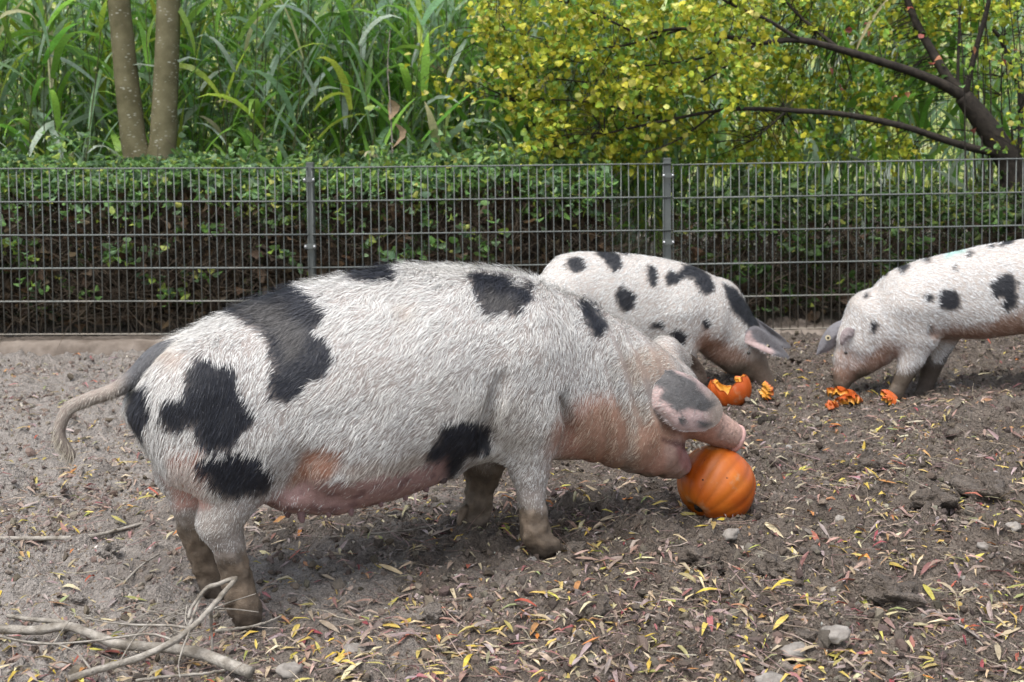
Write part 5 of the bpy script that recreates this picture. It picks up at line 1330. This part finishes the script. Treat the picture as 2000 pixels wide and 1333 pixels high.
# ================================================================== FALLEN BRANCHES
def build_branches():
    def P(px, py, z):                                   # point at height z over the mud
        r = ray(px, py); t = (z - CAM_H) / r[2]; q = CAM + r * t; g = float(gh_big(q[0], q[1])); q = CAM + r * ((g + z - CAM_H) / r[2]); return q
    def branch(name, label, main, r0, r1, twigs):
        pts = [P(*a) for a in main]; o = empty(name, (pts[0][0], pts[0][1], 0), label, 'branch')
        pp = spline(pts, 34); child_at('stem', tube_mesh('stem', pp + np.stack([.003 * pnoise(np.arange(34) * .7, np.zeros(34), s=5 + k) for k in range(3)], -1), np.linspace(r0, r1, 34) * .82 * (1 + .14 * pnoise(np.arange(34) * .9, np.zeros(34), s=9)), 14, .3, 4), MAT['drystick'], o, Matrix.Identity(4))
        for tw, a, b in twigs:
            child_at('twig', tube_mesh('twig', spline([P(*q) for q in tw], 14), np.linspace(a, b, 14), 6, .12, 5), MAT['drystick'], o, Matrix.Identity(4))
    branch('fallen_branch', 'thick bleached branch with a cut end lying along the mud', [(-60, 1240, .03), (0, 1229, .028), (70, 1232, .025), (130, 1224, .03), (180, 1240, .028), (230, 1258, .026), (330, 1266, .028), (400, 1280, .024), (490, 1314, .02)], .0135, .0155,
           [([(340, 1266, .03), (375, 1212, .07), (380, 1196, .09), (400, 1150, .13), (425, 1140, .15)], .005, .003), ([(180, 1240, .03), (120, 1216, .03), (60, 1210, .03), (15, 1203, .025)], .008, .005),
            ([(100, 1258, .02), (50, 1254, .03), (5, 1244, .04), (-30, 1228, .05)], .004, .002), ([(250, 1258, .03), (300, 1215, .05), (345, 1195, .06), (370, 1185, .06)], .003, .0015), ([(350, 1270, .02), (370, 1240, .05), (362, 1210, .08), (366, 1180, .10)], .003, .0012)])
    branch('fallen_branch', 'thin bleached branch bent double and propped up before the hind hoof', [(135, 1326, .02), (200, 1306, .03), (270, 1286, .05), (330, 1258, .075), (372, 1228, .10), (410, 1190, .135), (440, 1155, .165), (462, 1131, .185)], .0105, .0062,
           [([(463, 1131, .186), (450, 1132, .185), (425, 1142, .175), (402, 1150, .165), (385, 1172, .145), (373, 1190, .125), (368, 1208, .11)], .0062, .004), ([(370, 1228, .1), (330, 1222, .09), (250, 1220, .08), (180, 1210, .07), (130, 1192, .06)], .0035, .0012),
            ([(340, 1252, .08), (290, 1238, .08), (200, 1250, .06), (100, 1258, .05), (40, 1252, .05), (5, 1243, .05)], .003, .0015), ([(412, 1190, .13), (413, 1230, .08), (415, 1272, .03)], .0045, .003), ([(372, 1228, .1), (350, 1290, .05), (352, 1325, .02)], .003, .0012),
            ([(395, 1200, .12), (440, 1180, .12), (500, 1160, .13)], .0025, .001), ([(400, 1190, .12), (450, 1190, .11), (505, 1196, .1)], .0025, .001), ([(230, 1300, .04), (260, 1250, .06), (300, 1200, .08), (310, 1160, .1)], .0025, .0008),
            ([(180, 1312, .03), (150, 1275, .03), (105, 1256, .03)], .003, .002), ([(105, 1256, .05), (130, 1220, .08), (155, 1190, .1)], .002, .0008)])
    o = [q for q in COL.objects if q.get('label', '').startswith('thin bleached branch bent')][0]
    for k in range(22):                                  # fine brittle side twigs
        a, b, h = random.choice([(random.uniform(60, 380), random.uniform(1190, 1310), random.uniform(.01, .05)), (random.uniform(220, 380), random.uniform(1190, 1280), random.uniform(.03, .08))])
        p0 = P(a, b, h); an = random.uniform(.3, 2.6); L = random.uniform(.07, .2)
        p1 = p0 + np.array([math.cos(an), random.uniform(-.4, .4), random.uniform(-.1, .45)]) * L * .5; p2 = p1 + np.array([math.cos(an), random.uniform(-.4, .4), random.uniform(-.5, .3)]) * L * .5
        for q in (p1, p2): q[2] = max(q[2], .008)
        child_at('twig', tube_mesh('twig', spline([p0, p1 + rng.normal(0, .012, 3), p2], 8), np.linspace(random.uniform(.0012, .0026), .0007, 8), 5), MAT['drystick'], o, Matrix.Identity(4))
    branch('fallen_branch', 'long grey stick lying behind the propped branch', [(420, 1232, .012), (480, 1226, .014), (520, 1216, .014), (550, 1203, .012)], .0045, .0025, [])
    branch('fallen_branch', 'slim stick lying at the bottom under the thick branch', [(265, 1330, .008), (330, 1322, .01), (400, 1316, .01), (460, 1305, .008)], .0045, .003, [])
    branch('fallen_branch', 'dark knotty stick on the mud left of the far hind leg', [(225, 1140, .008), (242, 1138, .012), (262, 1118, .014), (285, 1098, .012), (312, 1082, .01)], .0045, .003, [([(242, 1138, .012), (228, 1132, .02), (216, 1126, .02)], .003, .002)])
    branch('fallen_branch', 'muddy stick half sunk in the mud behind the hind legs', [(0, 1052, .01), (100, 1052, .012), (190, 1045, .014), (290, 1020, .012)], .009, .006, [])
    branch('fallen_branch', 'thin straight stick lying under the belly of the sow', [(620, 1050, .012), (700, 1046, .012), (800, 1035, .012), (870, 1022, .01)], .004, .0025, [])
build_branches()

# ================================================================== LEAF LITTER, STRAW, CRUMBS
LEAFC = {'yellow': [(0.62, 0.45, 0.06), (0.55, 0.46, 0.10), (0.68, 0.52, 0.13)], 'pale straw': [(0.60, 0.50, 0.30), (0.66, 0.57, 0.38), (0.52, 0.42, 0.27)],
         'orange': [(0.55, 0.22, 0.05), (0.48, 0.26, 0.09)], 'purple-red': [(0.27, 0.06, 0.07), (0.36, 0.14, 0.15), (0.42, 0.09, 0.05)], 'pinkish brown': [(0.36, 0.23, 0.18), (0.44, 0.31, 0.25)], 'yellow-green': [(0.36, 0.38, 0.08), (0.28, 0.32, 0.12)], 'dull mauve': [(0.33, 0.25, 0.25), (0.42, 0.34, 0.32)]}
def litter_positions(n):
    out = []
    while len(out) < n:
        y = rng.uniform(2.75, 7.7, 4000); x = rng.uniform(-1, 1, 4000) * (y * .40 + .15)
        d = .42 + .6 * sstep(-1.0, 1.0, x) * sstep(6, 4, y) + .5 * sstep(3.8, 3.0, y) - .25 * sstep(5.5, 6.5, y) * sstep(.5, -1, x)
        d = d * (.55 + .9 * sstep(-.25, .35, pnoise(x * 1.6, y * 1.6, s=71)))
        ok = rng.uniform(0, 1.25, 4000) < d
        out += list(np.stack([x, y], -1)[ok])
    return np.array(out[:n])
def build_litter():
    names = list(LEAFC); wts = np.array([3.4, 4.4, 1.3, 1.9, 4.0, 1.0, 3.6]); wts /= wts.sum()
    N = 9600
    XY = litter_positions(N); Z = gh(XY[:, 0], XY[:, 1])
    ci = rng.choice(len(names), N, p=wts); size = np.clip(rng.normal(.048, .016, N), .02, .09)
    cols = np.zeros((N, 3))
    for k, nm in enumerate(names):
        s = np.where(ci == k)[0]
        if len(s): cols[s] = pick(LEAFC[nm], len(s), .2)
    dull = np.clip(rng.normal(.30, .30, N), 0, .85)[:, None]; cols = cols * .8 * (1 - dull) + .76 * np.array([0.27, 0.215, 0.18]) * dull
    eps = .045
    gx = (gh(XY[:, 0] + eps, XY[:, 1]) - gh(XY[:, 0] - eps, XY[:, 1])) / (2 * eps); gy = (gh(XY[:, 0], XY[:, 1] + eps) - gh(XY[:, 0], XY[:, 1] - eps)) / (2 * eps)
    ax = np.arctan(gy) * .9 + rng.normal(0, .2, N); ay = -np.arctan(gx) * .9 + rng.normal(0, .13, N); az = rng.uniform(0, 6.2832, N)
    P = np.stack([XY[:, 0], XY[:, 1], Z + .003 + rng.exponential(.003, N)], -1)
    app = size / P[:, 1] * np.where((np.abs(P[:, 0]) < P[:, 1] * .37) & (P[:, 1] > 3.0), 1, .1)
    order = np.argsort(-app); own, rest = order[:300], order[300:]
    marks = [('beside the whole pumpkin', (.65, 4.15), .42), ('around the hind hooves of the sow', (-.75, 3.4), .32), ('around the front hooves of the sow', (0.05, 3.9), .36), ('among the fallen branches', (-.95, 3.12), .45), ('on the slope of the earth mound', (1.75, 4.4), .7), ('near the big dark clod', (.95, 3.35), .3), ('near the flat pale stone', (.65, 3.15), .3)]
    mes = []
    for v in range(3):
        tv, tf = leaf_template('willow', .03 + .05 * v, .15 + .2 * v, True); me = fast_mesh('fallen_leaf', tv, tf); me.materials.append(MAT['litter_obj']); mes.append(me)
    R = euler_mats(ax, ay, az)
    for n, i in enumerate(own):
        where = 'on open mud right of the sow' if P[i, 0] > .15 else ('on open mud below the belly of the sow' if P[i, 0] > -.6 else 'on wet mud behind the sow')
        best = 1.0
        for txt, (mx, my), rr in marks:
            dd = math.hypot(P[i, 0] - mx, P[i, 1] - my) / rr
            if dd < best: best, where = dd, txt
        nm = names[ci[i]]; sz = 'long' if size[i] > .072 else ('slim' if size[i] > .05 else 'short')
        sz = ('flat', 'curled', 'folded')[n % 3] + ' ' + sz + (' muddy' if dull[i, 0] > .52 else (' clean' if dull[i, 0] < .16 else ''))
        near = min(LANDMARKS, key=lambda q: math.hypot(P[i, 0] - q[1], P[i, 1] - q[2]) - q[3])
        if math.hypot(P[i, 0] - near[1], P[i, 1] - near[2]) - near[3] < .13 and len(near[0].split()) + len(nm.split()) < 12: where = 'beside the ' + near[0]
        else: where = 'lying ' + where
        lb = f'{sz} {nm} leaf {where}'
        if len(lb.split()) > 16: lb = f'{sz.split()[0]} {nm} leaf {where}'
        o = link('fallen_leaf', mes[n % 3], None, None, lb, 'leaf', 'narrow autumn leaves fallen on the mud')
        M = Matrix([list(R[i][r] * size[i]) + [P[i][r]] for r in range(3)] + [[0, 0, 0, 1]]); o.matrix_world = M; o.color = (*cols[i], 1)
    V, F, C = [], [], []; off = 0
    for v in range(4):
        tv, tf = leaf_template('willow', .02 + .045 * v, .12 + .2 * v); s = rest[v::4]
        a, b = scatter(tv, tf, R[s], size[s], P[s]); V.append(a); F.append(b + off); off += len(a); C.append(np.repeat(cols[s], len(tv), 0))
    # broken bits
    nb = 13000; xy = litter_positions(nb); s = rng.uniform(.006, .026, nb); tv, tf = leaf_template('willow', .1, .3)
    Rb = euler_mats(rng.normal(0, .4, nb), rng.normal(0, .4, nb), rng.uniform(0, 6.28, nb)); pb = np.stack([xy[:, 0], xy[:, 1], gh(xy[:, 0], xy[:, 1]) + .004], -1)
    a, b = scatter(tv, tf, Rb, np.stack([s, s * 1.0, s], -1), pb); V.append(a); F.append(b + off)
    C.append(np.repeat(pick([(0.42, 0.35, 0.26), (0.34, 0.27, 0.22), (0.26, 0.17, 0.15), (0.42, 0.32, 0.12), (0.3, .23, .21)], nb, .25) * .76, len(tv), 0))
    link('leaf_litter', fast_mesh('leaf_litter', np.concatenate(V), np.concatenate(F), np.concatenate(C)), MAT['litter'], None, 'scattered carpet of narrow autumn leaves and leaf bits on mud', 'leaf litter', kind='stuff')
    # straws and fine twigs
    n = 3600; xy = litter_positions(n); az = rng.uniform(0, 6.28, n)
    st = np.stack([xy[:, 0], xy[:, 1], gh(xy[:, 0], xy[:, 1]) + .005], -1); dr = np.stack([np.cos(az), np.sin(az), rng.normal(.02, .14, n)], -1)
    me, _ = twig_mass('straw', st, dr, rng.uniform(.03, .17, n), rng.uniform(.0006, .0018, n), 4, 3, .12)
    cc = np.repeat(pick([(0.42, 0.34, 0.25), (0.5, 0.42, 0.33), (0.28, 0.19, 0.17), (0.2, 0.13, 0.1), (0.36, .24, .22)], n, .2) * .76, 15, 0)
    a = me.attributes.new('col', 'FLOAT_COLOR', 'POINT'); q = np.ones((len(cc), 4), np.float32); q[:, :3] = cc; a.data.foreach_set('color', q.ravel())
    link('straw', me, MAT['litter'], None, 'thin straws and twig bits scattered over the mud', 'straw', kind='stuff')
    # crumbs of soil and grit
    import bmesh
    bm = bmesh.new(); bmesh.ops.create_icosphere(bm, subdivisions=1, radius=1.0); iv = np.array([v.co[:] for v in bm.verts]); jf = np.array([[v.index for v in f.verts] for f in bm.faces]); bm.free()
    ov = np.array([(1, 0, 0), (-1, 0, 0), (0, 1, 0), (0, -1, 0), (0, 0, 1), (0, 0, -1)], float); of = np.array([(0, 2, 4), (2, 1, 4), (1, 3, 4), (3, 0, 4), (2, 0, 5), (1, 2, 5), (3, 1, 5), (0, 3, 5)])
    V, F, C, off = [], [], [], 0
    for v in range(8):
        big = v < 4; bv, bf = (iv, jf) if big else (ov, of)
        tv = bv * (1 + (.3 if big else .45) * rng.normal(0, 1, (len(bv), 1)).clip(-1.2, 1.2)); tv[:, 2] *= .75
        n = 2200 if big else 17000; xy = []
        while len(xy) < n:
            y = rng.uniform(2.75, 7.7, 3000); x = rng.uniform(-1, 1, 3000) * (y * .40 + .1)
            ok = rng.uniform(0, 1, 3000) < (.45 + .5 * sstep(-.8, .8, x)) * (.35 + sstep(-.1, .4, pnoise(x * 2.3, y * 2.3, s=81))); xy += list(np.stack([x, y], -1)[ok])
        xy = np.array(xy[:n]); s = np.clip(rng.lognormal(-4.7, .35, n), .006, .02) if big else np.clip(rng.lognormal(-5.6, .35, n), .0022, .006)
        P = np.stack([xy[:, 0], xy[:, 1], gh(xy[:, 0], xy[:, 1]) + s * .15], -1)
        a, b = scatter(tv, bf, euler_mats(*[rng.uniform(0, 6.28, n) for _ in range(3)]), s, P); V.append(a); F.append(b + off); off += len(a)
        C.append(np.repeat(pick([(0.12, 0.093, 0.073), (0.17, 0.135, 0.108), (0.23, 0.19, 0.158), (0.40, 0.36, 0.32)], n, .2, [3, 4, 3, .15]) * (1 + .45 * sstep(.3, -1.0, xy[:, 0]))[:, None] * .84 * (.62 if big else 1), len(tv), 0))
    t = NT('crumbs'); MAT['crumbs'] = t.done(t.bsdf(t.attr(), .9, .2, t.bump(t.noise(180, 3, .6, t.pos()), .8, .004)))
    link('soil_crumbs', fast_mesh('soil_crumbs', np.concatenate(V), np.concatenate(F), np.concatenate(C), False), MAT['crumbs'], None, 'loose soil crumbs and grit over the churned mud', 'soil', kind='stuff')
build_litter()
